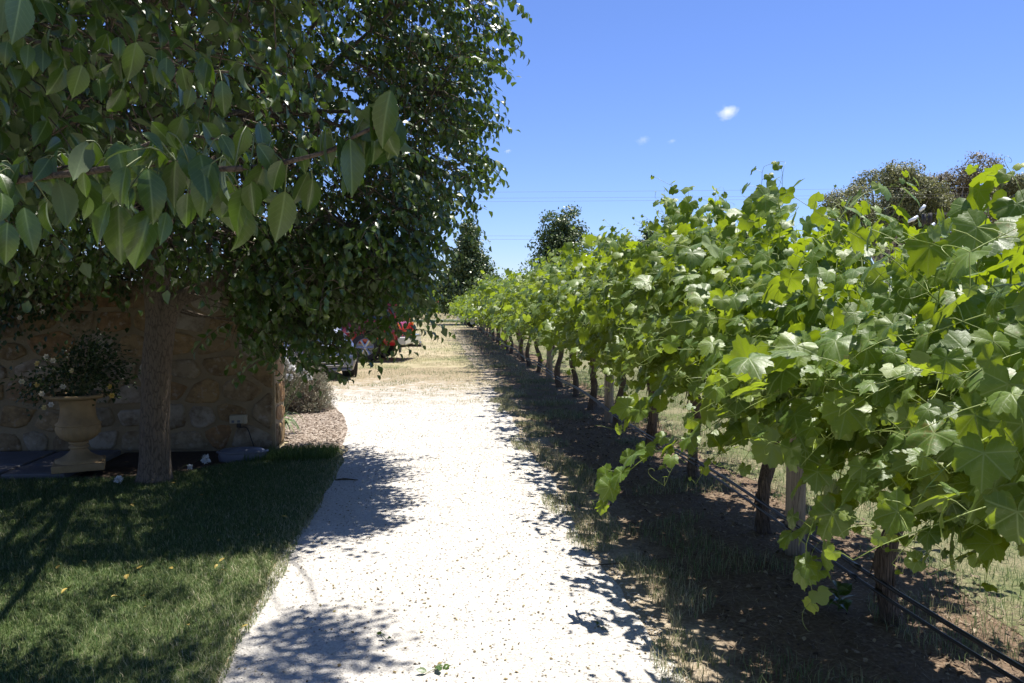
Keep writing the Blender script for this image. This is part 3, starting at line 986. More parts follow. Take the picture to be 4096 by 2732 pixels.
def sample_crown():
    S = []
    D = []
    for (c, r, nt_) in ELL:
        c = np.array(c); r = np.array(r)
        k = int(nt_ * 1.9)
        d = nrm(rng.normal(size=(k, 3)))
        # superellipsoid exponent 2.5 -> a fuller outline
        sup = (np.abs(d) ** 2.5).sum(1) ** (-1 / 2.5)
        rad = rng.uniform(0.42, 1.0, k) ** 0.55 * (0.90 + 0.14 * np.array([mnoise.noise(tuple(q * 2.3 + c)) for q in d]))
        P = c + d * (sup * rad)[:, None] * r
        ok = P[:, 2] > zmin(P[:, 0], P[:, 1])
        ok &= np.linalg.norm(P - np.array([0, 0, CAM_H]), axis=1) > 1.75
        # sunlight gap over the lawn between the two leaf masses
        gx = P[:, 0] - P[:, 2] * (-SHX); gy = P[:, 1] - P[:, 2] * (-SHY)
        gap = (gx > -2.7) & (gx < 0.6) & (gy > 3.95 + 0.25 * (gx + 1.0)) & (gy < 5.45 + 0.18 * (gx + 1.0))
        keep = rng.uniform(0, 1, k) > np.where(gap, 0.85, 0.0)
        ok &= keep
        P = P[ok][:nt_]; dd = d[ok][:nt_]
        S.append(P); D.append(dd)
    return np.concatenate(S), np.concatenate(D)


S, D = sample_crown()
# drooping twigs at the path side, hanging in front of the wall end and the parked cars
nd = 1000
dx = rng.uniform(-1.7, -0.10, nd); dy = rng.uniform(6.2, 8.4, nd)
floor_ = 0.93 + 0.30 * np.abs(dx + 1.0) + 0.3 * rng.uniform(0, 1, nd) ** 2
dz = floor_ + (2.1 - floor_) * rng.uniform(0, 1, nd) ** 0.9
S = np.concatenate([S, np.stack([dx, dy, dz + 0.15], -1)])
D = np.concatenate([D, nrm(np.stack([rng.normal(0.6, 0.4, nd), rng.normal(-0.2, 0.5, nd), rng.normal(-0.1, 0.2, nd)], -1))])
spx, spy, spw = project(S - np.array([0, 0, 0.1]))
win = (spx > 326) & (spx < 420) & (spy > 297) & (spy < 372) & (S[:, 1] > 3)
edge_ = (spx > np.maximum(408, 488 - (spy - 170))) & (spy > 172) & (S[:, 1] > 3)
win |= edge_
win |= (spx > 318) & (spx < 372) & (spy > 346) & (spy < 392)
fk = (spx > 132) & (spx < 222) & (spy > 268) & (spy < 340) & (S[:, 1] < 7.7)
win |= fk
keep = ~win | (rng.uniform(0, 1, len(S)) < np.where(edge_ | fk, 0.03, np.where(spx < 352, np.where(spy < 342, 0.20, 0.42), 0.23)))
S = S[keep]; D = D[keep]
nt = len(S)
tw = D.copy(); tw[:, 2] = tw[:, 2] * 0.35 + 0.05
tw = nrm(tw + rng.normal(0, 0.45, (nt, 3)) * np.array([1, 1, 0.5]))
L = rng.uniform(0.22, 0.46, nt)
droop = rng.uniform(0.15, 0.55, nt)
m = 11
tt = (np.arange(m) + 1) / m
nodes = S[:, None] + tw[:, None] * (L[:, None] * tt)[..., None]
nodes[:, :, 2] -= (droop * L)[:, None] * tt ** 2
tan = tw[:, None] + np.zeros((1, m, 1)); tan = tan.copy(); tan[:, :, 2] -= (2 * droop)[:, None] * tt
tan = nrm(tan)
side = nrm(np.cross(tan, np.array([0, 0, 1.0]))) * np.where(np.arange(m) % 2, 1, -1)[None, :, None]
ly = 0.65 * side * rng.uniform(0.4, 1.1, (nt, m, 1)) + 0.45 * tan + np.array([0, 0, -1.0]) * rng.uniform(-0.05, 0.95, (nt, m, 1)) + rng.normal(0, 0.18, (nt, m, 3))
ly = nrm(ly)
lz = np.array([0, 0, 0.9]) + 0.55 * tan + 0.35 * side + rng.normal(0, 0.35, (nt, m, 3))
pet = nrm(0.5 * side + 0.4 * tan + np.array([0, 0, 0.1])) * 0.028
LT = (nodes + pet).reshape(-1, 3)
LM = frames(ly.reshape(-1, 3), lz.reshape(-1, 3))
lsz = rng.uniform(0.068, 0.102, nt * m) * np.tile(np.where(np.arange(m) > m - 3, 0.8, 1.0), nt)
LM = LM * lsz[:, None, None]
lidx = rng.integers(0, 5, nt * m)
ltint = rng.uniform(0, 0.98, nt * m)
# nearest leaves in view become single leaves
px, py, w = project(LT)
vis = (w > 0.4) & (px > -20) & (px < 1030) & (py > -20) & (py < 690)
score = np.where(vis, lsz / np.maximum(w, 0.3), 0)
near = np.argsort(-score)[:142]
rest = np.ones(len(LT), bool); rest[near] = False
mb = MB(); place_leaves(mb, PEAR_LO, np.where(rest, lidx, -1), LM, LT, ltint)
tag(child('crown', mb.mesh('crown', True, True), M['pear'], pear), kind='stuff')
leaf_objects(pear, pear_hi_me, rng.integers(0, 8, len(near)), LM[near], LT[near], M['pear'])
# twigs
ring = np.concatenate([S[:, None], nodes[:, [2, 6, 10]]], 1)
V, Fs = tubes_np(ring, np.tile(np.array([0.0035, 0.003, 0.0022, 0.0012]), (nt, 1)), 3)
tag(child('twigs', mesh_np('twigs', V, Fs), M['twig'], pear), kind='stuff')
# limbs and branches feeding the twigs
limb_pts = []
mbl = MB()
lt = []
for k in range(26):
    e = ELL[[0, 0, 0, 1, 2, 5][k % 6]]
    c = np.array(e[0]); r = np.array(e[1])
    a = rng.uniform(0, 2 * math.pi)
    tgt = c + r * 0.72 * np.array([math.cos(a), math.sin(a), rng.uniform(-0.5, 0.7)])
    b0 = np.array([-2.52, 7.48, 1.55 + rng.uniform(0, 2.0)])
    if tgt[2] < 2.1: tgt[2] = 2.1 + rng.uniform(0, .3)
    if b0[2] > tgt[2] - 0.2: b0[2] = max(1.55, tgt[2] - 0.4)
    mid = b0 * 0.5 + tgt * 0.5 + rng.normal(0, 0.2, 3) + np.array([0, 0, 0.3])
    pts = spline([b0, b0 * 0.75 + mid * 0.25 + np.array([0, 0, .12]), mid, tgt], 18)
    limb_pts.append(pts)
    V, Fs = tube(pts, np.linspace(0.055, 0.012, 18), 8)
    mbl.add(V, Fs)
LP = np.concatenate(limb_pts)
sub = S[rng.choice(nt, 420, replace=False)]
br = []
for p in sub:
    q = LP[np.argmin(((LP - p) ** 2).sum(1) + 0.6 * np.maximum(0, LP[:, 2] - p[2]))]
    mid = (p + q) / 2 + rng.normal(0, 0.08, 3) + np.array([0, 0, 0.06])
    br.append(spline([q, mid, p], 8))
br = np.array(br)
V, Fs = tubes_np(br, np.tile(np.linspace(0.013, 0.004, 8), (len(br), 1)), 5)
mbl.add(V, Fs)
BP = br.reshape(-1, 3)
con = []
for p in S:
    q = BP[np.argmin(((BP - p) ** 2).sum(1))]
    con.append((q, (p + q) / 2 + np.array([0, 0, 0.03]), p))
V, Fs = tubes_np(np.array(con), np.tile(np.array([0.0045, 0.004, 0.0035]), (nt, 1)), 3)
mbl.add(V, Fs)
child('branches', mbl.mesh('branches'), M['pear_bark'], pear)

# the close branch across the left of the view, leaf by leaf (positions in a 2351-wide reading of the photo, halved twice)
ZS = 0.5 * 0.4356


def zp(x, y, Y): return np.array(at(x * ZS, y * ZS, Y))


NB = [  # branch polylines: (x, y, depth)
    ([(-60, 860, 1.32), (0, 838, 1.30), (190, 812, 1.27), (420, 785, 1.22), (640, 755, 1.18), (820, 752, 1.15), (990, 775, 1.12), (1180, 768, 1.10), (1330, 740, 1.08), (1520, 690, 1.07), (1640, 620, 1.06), (1780, 560, 1.06)], 0.0062, 0.0022),
    ([(20, 838, 1.30), (150, 800, 1.30), (290, 772, 1.29), (440, 752, 1.25), (610, 690, 1.24), (800, 620, 1.25), (1000, 640, 1.26)], 0.005, 0.002),
    ([(-40, 120, 2.0), (130, 180, 1.95), (300, 225, 1.92), (520, 260, 1.9), (760, 320, 1.88), (1050, 330, 1.9)], 0.006, 0.003),
]
near_br = MB(); NBP = []
for pts, r0, r1 in NB:
    P = spline([zp(*p) for p in pts], 30); NBP.append(P)
    rr = np.linspace(r0, r1, 30) * (1 + 0.12 * np.sin(np.arange(30) * 1.9))
    V, Fs = tube(P, rr, 8); near_br.add(V, Fs)
# join the close branches to the crown behind
for P in (NBP[0], NBP[2]):
    q = LP[np.argmin(((LP - P[0]) ** 2).sum(1))]
    V, Fs = tube(spline([q, q * 0.6 + P[0] * 0.4 + np.array([-.9, 0, 0.2]), P[0] + np.array([-.25, .05, .05]), P[0]], 18), np.linspace(0.007, 0.0055, 18), 7)
    near_br.add(V, Fs)
child('bough', near_br.mesh('bough'), M['twig'], pear)
CL = [(612, 690, 450, 712, 0), (580, 765, 545, 938, 0), (680, 775, 707, 1006, 0), (545, 940, 540, 1217, 0), (690, 962, 620, 1232, 0), (862, 885, 856, 1046, 0), (850, 665, 893, 828, 0), (830, 760, 872, 886, 0),
      (1040, 735, 1008, 966, 0), (1110, 880, 1020, 1006, 0), (1150, 825, 1170, 992, 0), (1255, 735, 1292, 860, 0), (1015, 622, 1075, 722, 0), (1130, 580, 1095, 724, 0), (1188, 560, 1228, 718, 0), (1262, 640, 1190, 768, 0),
      (1370, 675, 1412, 792, 0), (1415, 790, 1340, 942, 0), (1480, 605, 1527, 762, 0), (1692, 525, 1670, 692, 0), (1640, 640, 1560, 798, 0), (1662, 770, 1560, 887, 0), (1835, 550, 1780, 712, 0), (1800, 690, 1692, 747, 0),
      (650, 612, 762, 686, 0), (385, 790, 384, 906, 0), (112, 952, 142, 1158, 0), (35, 1020, 20, 1204, 0), (5, 885, 32, 1012, 0), (770, 605, 806, 690, 0), (500, 930, 430, 1117, 0), (765, 975, 735, 1112, 0), (720, 940, 712, 1036, 0),
      (100, -45, 62, 188, 0), (22, -40, 8, 165, 0), (410, 905, 385, 1015, 0), (600, 860, 575, 950, 0), (905, 700, 940, 770, 0),
      (490, 155, 440, 297, 2), (545, 170, 545, 267, 2), (622, 195, 598, 372, 2), (545, 265, 550, 372, 2), (362, 195, 372, 302, 2), (200, 200, 192, 322, 2), (295, 310, 228, 438, 2), (378, 300, 330, 443, 2), (410, 290, 437, 362, 2), (560, 405, 513, 538, 2),
      (692, 290, 712, 386, 2), (130, 205, 126, 307, 2), (35, 190, 8, 296, 2), (830, 380, 846, 482, 2), (1018, 370, 1026, 524, 2), (915, 360, 946, 442, 2), (640, 330, 632, 420, 2), (740, 230, 745, 300, 2), (455, 360, 470, 455, 2), (880, 400, 860, 500, 2)]
allP = np.concatenate(NBP)
nT, nM, pets = [], [], []
for (x0, y0, x1, y1, bk) in CL:
    dep = {0: 1.12, 2: 1.88}[bk] + rng.uniform(-0.05, 0.05)
    a = zp(x0, y0, dep); b = zp(x1, y1, dep + rng.uniform(-0.025, 0.02))
    yv = b - a; ln = np.linalg.norm(yv)
    view = nrm(np.array([0, 0, CAM_H]) - a)
    zv = view + 0.45 * rng.normal(size=3) + np.array([0, 0, 0.25])
    nT.append(a); nM.append(frames(yv[None], zv[None])[0] * ln * 1.06)
    P = NBP[bk] if bk else np.concatenate(NBP[:2])
    q = P[np.argmin(((P - a) ** 2).sum(1))]
    if np.linalg.norm(q - a) < 0.075: pets.append(spline([q, (q + a) / 2 + np.array([0, 0, 0.012]), a], 6))
for k in range(100):
    P = NBP[k % 3]; q = P[rng.integers(1 if k % 3 else 4, 30)]
    a = q + (np.array([rng.normal(0, .02), rng.normal(0.03, .03), rng.normal(-.005, .018)]) if k % 2 else np.array([rng.normal(0, .02), -rng.uniform(.008, .03), rng.uniform(.0, .03)]))
    yv = np.array([rng.normal(0, .35), rng.normal(.1, .3), -1.0 + rng.normal(0, .35)])
    zv = np.array([0, -1, .35]) + rng.normal(0, .6, 3)
    nT.append(a); nM.append(frames(yv[None], zv[None])[0] * rng.uniform(0.045, 0.078))
    pets.append(spline([q, (q + a) / 2 + np.array([0, 0, 0.012]), a], 6))
leaf_objects(pear, pear_hi_me, rng.choice([0, 0, 3, 1, 5, 7, 6], len(nT)), np.array(nM), np.array(nT), M['pear'])
V, Fs = tubes_np(np.array(pets), np.full((len(pets), 6), 0.0011), 5)
tag(child('petioles', mesh_np('petioles', V, Fs), M['petiole'], pear), kind='stuff')

p2 = thing('pear_tree', (-5.7, 0.7, 0), 'added second pear tree, mostly out of frame at left, deepening the shade there', 'tree', None, math.radians(115))  # added tree, mostly out of frame, blocks sky light to darken the left
for ch in list(pear.children):
    if ch.name.split('.')[0] in ('trunk', 'crown', 'branches', 'twigs'):
        c = ch.copy(); C.objects.link(c); c.parent = p2

# ------------------------------------------------------------------ grapevines
VX = 2.33
VY0, VSP, NV = 3.87, 1.585, 26
ordn = ['first', 'second', 'third', 'fourth', 'fifth', 'sixth', 'seventh', 'eighth', 'ninth', 'tenth', 'eleventh', 'twelfth']


def vine_shoots(yc, rs, n, half=0.82):
    out = []
    for k in range(n):
        sgn = rs.choice([-1, -1, 1]) if rs.uniform() < 0.9 else 0
        p = np.array([VX + rs.normal(0, 0.10), yc + rs.uniform(-half, half), rs.uniform(0.97, 1.17) + (0.10 if 4.5 < yc < 26 else 0.0)])
        kind = rs.uniform()
        if kind < 0.20:      # upright
            d = np.array([sgn * rs.uniform(0.05, 0.35), rs.normal(0, 0.2), 1.0]); g = rs.uniform(0.01, 0.03); ln = rs.integers(11, 19) if yc > 4.5 else rs.integers(8, 13)
        elif kind < 0.65:    # arching
            d = np.array([sgn * rs.uniform(0.4, 1.0), rs.normal(0, 0.3), rs.uniform(0.6, 1.0) + (0.40 if 4.5 < yc < 26 else 0.0)]); g = rs.uniform(0.05, 0.12); ln = rs.integers(13, 21) + (2 if 4.5 < yc < 26 else 0)
        else:                # sprawling low
            d = np.array([sgn * rs.uniform(0.6, 1.0), rs.normal(0, 0.5), rs.uniform(-0.05, 0.45)]); g = rs.uniform(0.05, 0.13); ln = rs.integers(8, 14)
        d = d / np.linalg.norm(d)
        pts = [p.copy()]
        for s in range(ln):
            d = d + np.array([0, 0, -g * (0.5 + s / ln)]) + rs.normal(0, 0.07, 3)
            d /= np.linalg.norm(d)
            p = p + d * 0.072
            if p[2] < (0.67 if yc > 6 else 0.72 if yc > 5 else 0.62) + 0.1 * math.sin(p[1] * 3.1): break
            pts.append(p.copy())
        if len(pts) > 5: out.append(np.array(pts))
    return out


def shoot_leaves(pts, rs, big=1.0, tip=5.0):
    n = len(pts)
    k = np.arange(1, n)
    tan = nrm(np.gradient(pts, axis=0))[1:]
    side = nrm(np.cross(tan, np.array([0.15, 0, 1.0]))) * np.where(k % 2, 1, -1)[:, None]
    out = nrm(np.stack([pts[1:, 0] - VX, 0.3 * rs.normal(size=n - 1), np.zeros(n - 1)], -1) + 1e-3)
    pl = rs.uniform(0.045, 0.095, n - 1)
    pd = nrm(0.8 * side + 0.35 * out + np.array([0, 0, 0.35]) + rs.normal(0, 0.25, (n - 1, 3)))
    base = pts[1:] + pd * pl[:, None]
    y = nrm(0.42 * out + 0.40 * pd + np.array([0, 0, -0.75]) + rs.normal(0, 0.40, (n - 1, 3)))
    z = np.array([0.05, -0.28, 0.80]) + 0.62 * out + rs.normal(0, 0.48, (n - 1, 3))
    sz = rs.uniform(0.056, 0.116, n - 1) * big
    taper = np.clip((n - k) / tip, 0.22 if tip > 4 else 0.45, 1.0)
    sz = sz * taper
    tint = np.clip(rs.uniform(0, 0.80, n - 1) + (1 - taper) * 0.35, 0, 0.995)
    Mx = frames(y, z) * sz[:, None, None]
    return Mx, base, tint, pts[1:], sz


def tendril(p, d, rs):
    pts = [p]; d = d / np.linalg.norm(d)
    ax = nrm(rs.normal(size=3)); q = p.copy()
    n = 16; tight = rs.uniform(0.25, 0.75)
    for s in range(n):
        ang = (s / n) ** 2 * tight * 1.6
        d = d * math.cos(ang) + np.cross(ax, d) * math.sin(ang) + np.array([0, 0, -0.05]); d /= np.linalg.norm(d)
        q = q + d * 0.011; pts.append(q.copy())
    return np.array(pts)


def vine_trunk(yc, rs, sides):
    ln = rs.normal(0, 0.05, 6)
    pts = spline([(VX + ln[0] * 0.4, yc, -0.05), (VX + ln[1], yc + ln[2], 0.30), (VX + ln[3], yc + ln[4] * 1.3, 0.62), (VX + ln[5] * .5, yc + ln[4], 0.92), (VX, yc + ln[4] + rs.uniform(-.05, .05), 1.05)], 18)
    r = np.interp(np.linspace(0, 1, 18), [0, .1, .5, .85, 1], [0.068, 0.052, 0.045, 0.052, 0.038]) * rs.uniform(0.9, 1.15)
    V, Fs = tube(pts, r, sides)
    for i in range(len(V)):
        c = pts[i // sides] if i // sides < 18 else pts[-1]
        k = 1 + 0.28 * mnoise.noise((V[i, 0] * 22, V[i, 1] * 22, V[i, 2] * 5)) + 0.12 * mnoise.noise((V[i, 0] * 60, V[i, 1] * 60, V[i, 2] * 20))
        V[i] = c + (V[i] - c) * k
    mb = MB().add(V, Fs)
    # cordon arms along the wire
    for sg in (-1, 1):
        P = spline([pts[-2], (VX, pts[-1][1] + sg * 0.15, 1.05), (VX + rs.normal(0, .02), yc + sg * 0.5, 1.02), (VX, yc + sg * 0.8, 1.03)], 10)
        V2, F2 = tube(P, np.linspace(0.034, 0.018, 10), max(5, sides // 2)); mb.add(V2, F2)
    # shaggy bark strips
    if sides > 9:
        for _ in range(16):
            i = rs.integers(2, 14); a = rs.uniform(0, 6.28)
            o = np.array([math.cos(a), math.sin(a), 0])
            q0 = pts[i] + o * r[i] * 1.02
            P = spline([q0, q0 + o * 0.006 + np.array([0, 0, -0.06]), q0 + o * rs.uniform(0.01, 0.035) + np.array([0, 0, -rs.uniform(.1, .16)])], 5)
            V2, F2 = tube(P, np.array([.004, .005, .005, .004, .001]), 4); mb.add(V2, F2)
    return mb.mesh('trunk')


custom = {  # extra hanging shoots (render pixels, depth): vine index -> list of polylines
    0: [[(1000, 500, 2.9), (960, 508, 2.9), (905, 500, 2.9), (850, 478, 2.95), (815, 462, 3.0), (785, 448, 3.05), (765, 442, 3.1)],
        [(975, 300, 3.1), (978, 260, 3.1), (985, 225, 3.1), (990, 195, 3.1), (985, 172, 3.1)],
        [(1010, 290, 2.9), (1012, 250, 2.9), (1008, 215, 2.9), (1000, 188, 2.9), (1013, 170, 2.9)],
        [(1035, 270, 2.8), (1032, 235, 2.8), (1026, 205, 2.8), (1016, 180, 2.8)],
        [(955, 300, 3.3), (960, 262, 3.3), (966, 230, 3.3), (968, 200, 3.3)],
        [(838, 400, 3.3), (835, 425, 3.2), (828, 460, 3.15), (822, 492, 3.1), (812, 525, 3.05), (805, 555, 3.05), (812, 590, 3.05), (818, 612, 3.05)],
        [(1000, 520, 2.6), (985, 545, 2.55), (960, 560, 2.5), (930, 575, 2.6)],
        [(850, 400, 3.3), (848, 430, 3.2), (842, 462, 3.15), (838, 495, 3.1), (830, 525, 3.1), (826, 555, 3.1), (822, 580, 3.1)],
        [(862, 430, 3.4), (858, 455, 3.3), (850, 480, 3.25), (846, 505, 3.2), (845, 530, 3.2)],
        [(900, 440, 3.2), (905, 465, 3.1), (915, 490, 3.05), (918, 515, 3.0), (915, 540, 3.0)],
        [(980, 440, 2.9), (975, 470, 2.8), (968, 500, 2.75), (965, 530, 2.7), (970, 560, 2.7)],
        [(1040, 470, 2.5), (1020, 500, 2.45), (1000, 530, 2.4), (990, 560, 2.4), (985, 585, 2.4)]],
    1: [[(838, 330, 4.6), (838, 365, 4.5), (836, 400, 4.4), (834, 430, 4.35)],
        [(800, 372, 4.4), (765, 392, 4.3), (728, 415, 4.2), (690, 438, 4.15), (655, 452, 4.1), (630, 470, 4.1), (612, 492, 4.1), (604, 512, 4.1)],
        [(720, 300, 5.2), (705, 330, 5.0), (690, 355, 4.9), (672, 380, 4.8), (655, 400, 4.75), (638, 415, 4.7), (622, 432, 4.7)]],
    3: [[(660, 265, 8.0), (666, 240, 8.0), (670, 222, 8.0), (668, 205, 8.0), (664, 192, 8.0)]],
    5: [[(598, 285, 10.6), (602, 265, 10.6), (601, 250, 10.6), (598, 236, 10.6)]],
    2: [[(850, 285, 5.0), (848, 255, 5.0), (842, 230, 5.0), (840, 210, 5.0)],
        [(868, 290, 5.0), (862, 255, 5.0), (858, 228, 5.0), (862, 207, 5.0)],
        [(760, 300, 6.6), (763, 270, 6.6), (770, 245, 6.6), (772, 225, 6.6), (768, 212, 6.6)],
        [(880, 230, 5.2), (893, 215, 5.1), (903, 198, 5.1), (908, 185, 5.1), (910, 176, 5.1)]],
}
vines_group = 'grapevines in the row beside the path'
for vi in range(-1, NV):
    yc = VY0 + VSP * vi + rng.normal(0, 0.05)
    rs = np.random.default_rng(900 + vi)
    near_ = vi < 3
    if vi == -1: lab = 'nearest grapevine, its leaves filling the right edge of the view'
    elif vi == 0: lab = 'grapevine whose thick upright trunk stands nearest at lower right, long shoots trailing'
    elif vi == 1: lab = 'grapevine with curved peeling trunk, its yellow-green shoot reaching over the path edge'
    elif vi < 12: lab = f'grapevine in the path-side row, {ordn[vi]} trunk from the front behind the hose'
    else: lab = 'distant grapevine towards the far end of the path-side row'
    vine = thing('grapevine', (VX, yc, 0), lab, 'grapevine', vines_group)
    child('trunk', vine_trunk(yc, rs, 14 if vi < 6 else 7), M['vine_bark'], vine)
    nsh = 165 if vi < 2 else 150 if vi < 8 else (96 if vi < 16 else 68)
    shoots = vine_shoots(yc, rs, nsh)
    if vi >= 9:
        for s in shoots: s[:, 0] = VX + (s[:, 0] - VX) * (1.15 + 0.02 * min(10, vi - 9))
    cust = [spline([np.array(at(*p)) for p in poly], max(6, int(np.linalg.norm(np.array(at(*poly[0])) - np.array(at(*poly[-1]))) / 0.075) + 2)) for poly in custom.get(vi, [])]
    mlist, tlist, tint, anc, ssz = [], [], [], [], []
    for si, s in enumerate(shoots + cust):
        a, b, c, d, e = shoot_leaves(s, rs, 1.0 if vi < 8 else (1.1 if vi < 16 else 1.35), 5.0 if si < len(shoots) else 3.0)
        mlist.append(a); tlist.append(b); tint.append(c); anc.append(d); ssz.append(e)
    Mx = np.concatenate(mlist); T = np.concatenate(tlist); ti = np.concatenate(tint); A = np.concatenate(anc); sz = np.concatenate(ssz)
    # keep clear of the lens
    far_ok = np.linalg.norm(T - np.array([0, 0, CAM_H]), axis=1) > 1.5
    Mx, T, ti, A, sz = Mx[far_ok], T[far_ok], ti[far_ok], A[far_ok], sz[far_ok]
    temps, mes = (VINE_MID, vine_hi_me if vi < 3 else vine_mid_me) if vi < 6 else (VINE_LO, vine_mid_me)
    nind = 300 if vi < 2 else (220 if vi < 4 else (120 if vi < 8 else 0))
    idx = rs.integers(0, len(temps), len(T))
    px, py, w = project(T)
    vis = (w > 0.4) & (px > -20) & (px < 1040) & (py > -20) & (py < 700)
    # leaves on the path side of the row show first
    score = np.where(vis, sz / np.maximum(w, 0.3) * (1 + 0.8 * np.clip(VX - T[:, 0], 0, 1)), 0)
    order = np.argsort(-score)[:nind]
    rest = np.ones(len(T), bool); rest[order] = False
    if nind:
        leaf_objects(vine, mes, rs.integers(0, len(mes), len(order)), Mx[order], T[order], M['vine'])
    mb = MB(); place_leaves(mb, temps, np.where(rest, idx, -1), Mx, T, ti)
    tag(child('foliage', mb.mesh('foliage', True, True), M['vine'], vine), kind='stuff')
    # canes, petioles, tendrils
    if vi < 3:
        for s in shoots + cust:
            V, Fs = tube(s, np.linspace(0.0042, 0.0010, len(s)), 5)
            child('cane', mesh_np('cane', V, Fs), M['shoot'], vine)
    elif vi < 14:
        mb = MB()
        for s in shoots + cust:
            V, Fs = tube(s, np.linspace(0.0042, 0.0010, len(s)), 4); mb.add(V, Fs)
        tag(child('canes', mb.mesh('canes'), M['shoot'], vine), kind='stuff')
    if vi < 7:
        mb = MB()
        pm = np.stack([A, (A + T) / 2 + np.array([0, 0, 0.006]), T], 1)
        V, Fs = tubes_np(pm, np.full(pm.shape[:2], 0.0013), 3); mb.add(V, Fs)
        tag(child('petioles', mb.mesh('petioles'), M['shoot'], vine), kind='stuff')
        td = []
        for s in shoots + cust:
            for q in range(2, len(s), 3):
                if rs.uniform() < (0.55 if vi < 3 else 0.3):
                    td.append(tendril(s[q], nrm(np.array([s[q][0] - VX, rs.normal(0, .4), rs.normal(-.1, .5)])), rs))
        if td:
            V, Fs = tubes_np(np.array(td), np.tile(np.linspace(0.0014, 0.0007, 17), (len(td), 1)), 3)
            tag(child('tendrils', mesh_np('tendrils', V, Fs), M['shoot'], vine), kind='stuff')
    if vi == -1:
        mb = MB()
        bc = np.array(at(1012, 528, 2.35))
        for b in range(22):
            o = nrm(rs.normal(size=3)) * rs.uniform(0, 1) * np.array([.03, .03, .055])
            V, Fs = lathe_np([(0.0001, -0.008), (0.0055, -0.006), (0.008, 0), (0.0055, 0.006), (0.0001, 0.008)], 8)
            mb.add(V + bc + o, Fs)
        child('grape_bunch', mb.mesh('grape_bunch'), M['shoot'], vine)

# posts, wires, hoses
for k, yp in enumerate([4.92, 10.54, 16.2, 21.8, 27.5, 33.1, 38.8, 44.4]):
    lab = ['weathered timber trellis post half hidden by leaves between the two nearest vines', 'pale round timber trellis post beside a dark vine trunk at mid row'][k] if k < 2 else 'far timber trellis post within the vine leaves'
    V, Fs = tube([(VX - 0.02, yp, -0.1), (VX - 0.02, yp, 0.5), (VX - 0.015, yp, 1.2), (VX - 0.015, yp, 1.78)], [0.064, 0.063, 0.061, 0.058], 14)
    tag(link('trellis_post', bevel_mesh(mesh_np('trellis_post', V, Fs), 0.006, 1), M['post_wood']), lab, 'post', 'trellis posts in the vine row')
yy = np.linspace(0.6, 46, 120)
for k, (zw, lab) in enumerate(((1.035, 'lower steel trellis wire carrying the vine arms'), (1.62, 'upper steel trellis wire through the vine leaves'))):
    P = np.stack([np.full(120, VX - 0.085), yy, zw + 0.006 * np.sin(yy * 1.1)], -1)
    V, Fs = tubes_np(P[None], np.full((1, 120), 0.0016), 4)
    tag(link('trellis_wire', mesh_np('trellis_wire', V, Fs), M['wire']), lab, 'wire', 'wires of the vine trellis')
for k, (zh, xo, r, lab) in enumerate(((0.235, -0.085, 0.0115, 'upper black drip irrigation hose strung along the vine trunks'), (0.205, -0.098, 0.009, 'lower black drip irrigation hose sagging just under the other one'))):
    P = np.stack([VX + xo + 0.01 * np.sin(yy * 0.9 + k), yy, zh + 0.028 * np.sin(yy * 1.12 + 0.8) + 0.012 * np.sin(yy * 0.5 + k * 2)], -1)
    V, Fs = tubes_np(P[None], np.full((1, 120), r), 8)
    hz = thing('irrigation_hose', (VX + xo, 3, zh), lab, 'hose', 'drip hoses along the vine row')
    child('tube', mesh_np('tube', V, Fs), M['hose'], hz)
    for yj in (4.15, 6.6, 9.3):
        i = np.argmin(np.abs(yy - yj))
        V, Fs = tube(P[i:i + 1] + np.array([[0, -0.04, 0], [0, 0.04, 0]]), r * 1.35, 10)
        child('joiner', mesh_np('joiner', V, Fs), M['hose'], hz)


# ------------------------------------------------------------------ grass, litter, gravel
def blades(n, sampler, h, wd, tint, lean=0.5, flat=False):
    P = sampler(n); n = len(P)
    a = rng.uniform(0, 2 * np.pi, n)
    hh = rng.uniform(h[0], h[1], n)
    ww = rng.uniform(wd[0], wd[1], n)
    d = np.stack([np.cos(a), np.sin(a), np.zeros(n)], -1)
    sd = np.stack([-np.sin(a), np.cos(a), np.zeros(n)], -1)
    ln = rng.uniform(0.1, 1.0, n)[:, None] * lean
    up = np.array([0, 0, 1.0])
    if flat:
        up = np.array([0, 0, 0.06]); ln = np.ones((n, 1))
    b0 = P - sd * ww[:, None]; b1 = P + sd * ww[:, None]
    mid = P + (up + d * ln * 0.45) * (hh * 0.55)[:, None]
    m0 = mid - sd * ww[:, None] * 0.75; m1 = mid + sd * ww[:, None] * 0.75
    tip = P + (up * 0.9 + d * ln * 1.15) * hh[:, None]
    if flat: tip[:, 2] = P[:, 2] + rng.uniform(0.001, 0.02, n)
    V = np.stack([b0, b1, m1, m0, tip], 1).reshape(-1, 3)
    o = np.arange(n)[:, None] * 5
    Q = o + np.array([0, 1, 2, 3]); Tt = o + np.array([3, 2, 4])
    lf = np.zeros((n, 5, 3)); lf[:, :, 2] = tint(P, n)[:, None]
    return V, [Q, Tt], lf.reshape(-1, 3)


def in_poly(P, poly):
    x, y = P[:, 0], P[:, 1]
    c = np.zeros(len(P), bool)
    j = len(poly) - 1
    for i in range(len(poly)):
        xi, yi = poly[i]; xj, yj = poly[j]
        c ^= ((yi > y) != (yj > y)) & (x < (xj - xi) * (y - yi) / (yj - yi + 1e-12) + xi)
        j = i
    return c


def in_view(P, m=40):
    px, py, w = project(P)
    return (w > 0.3) & (px > -m) & (px < 1024 + m) & (py < 683 + 60)


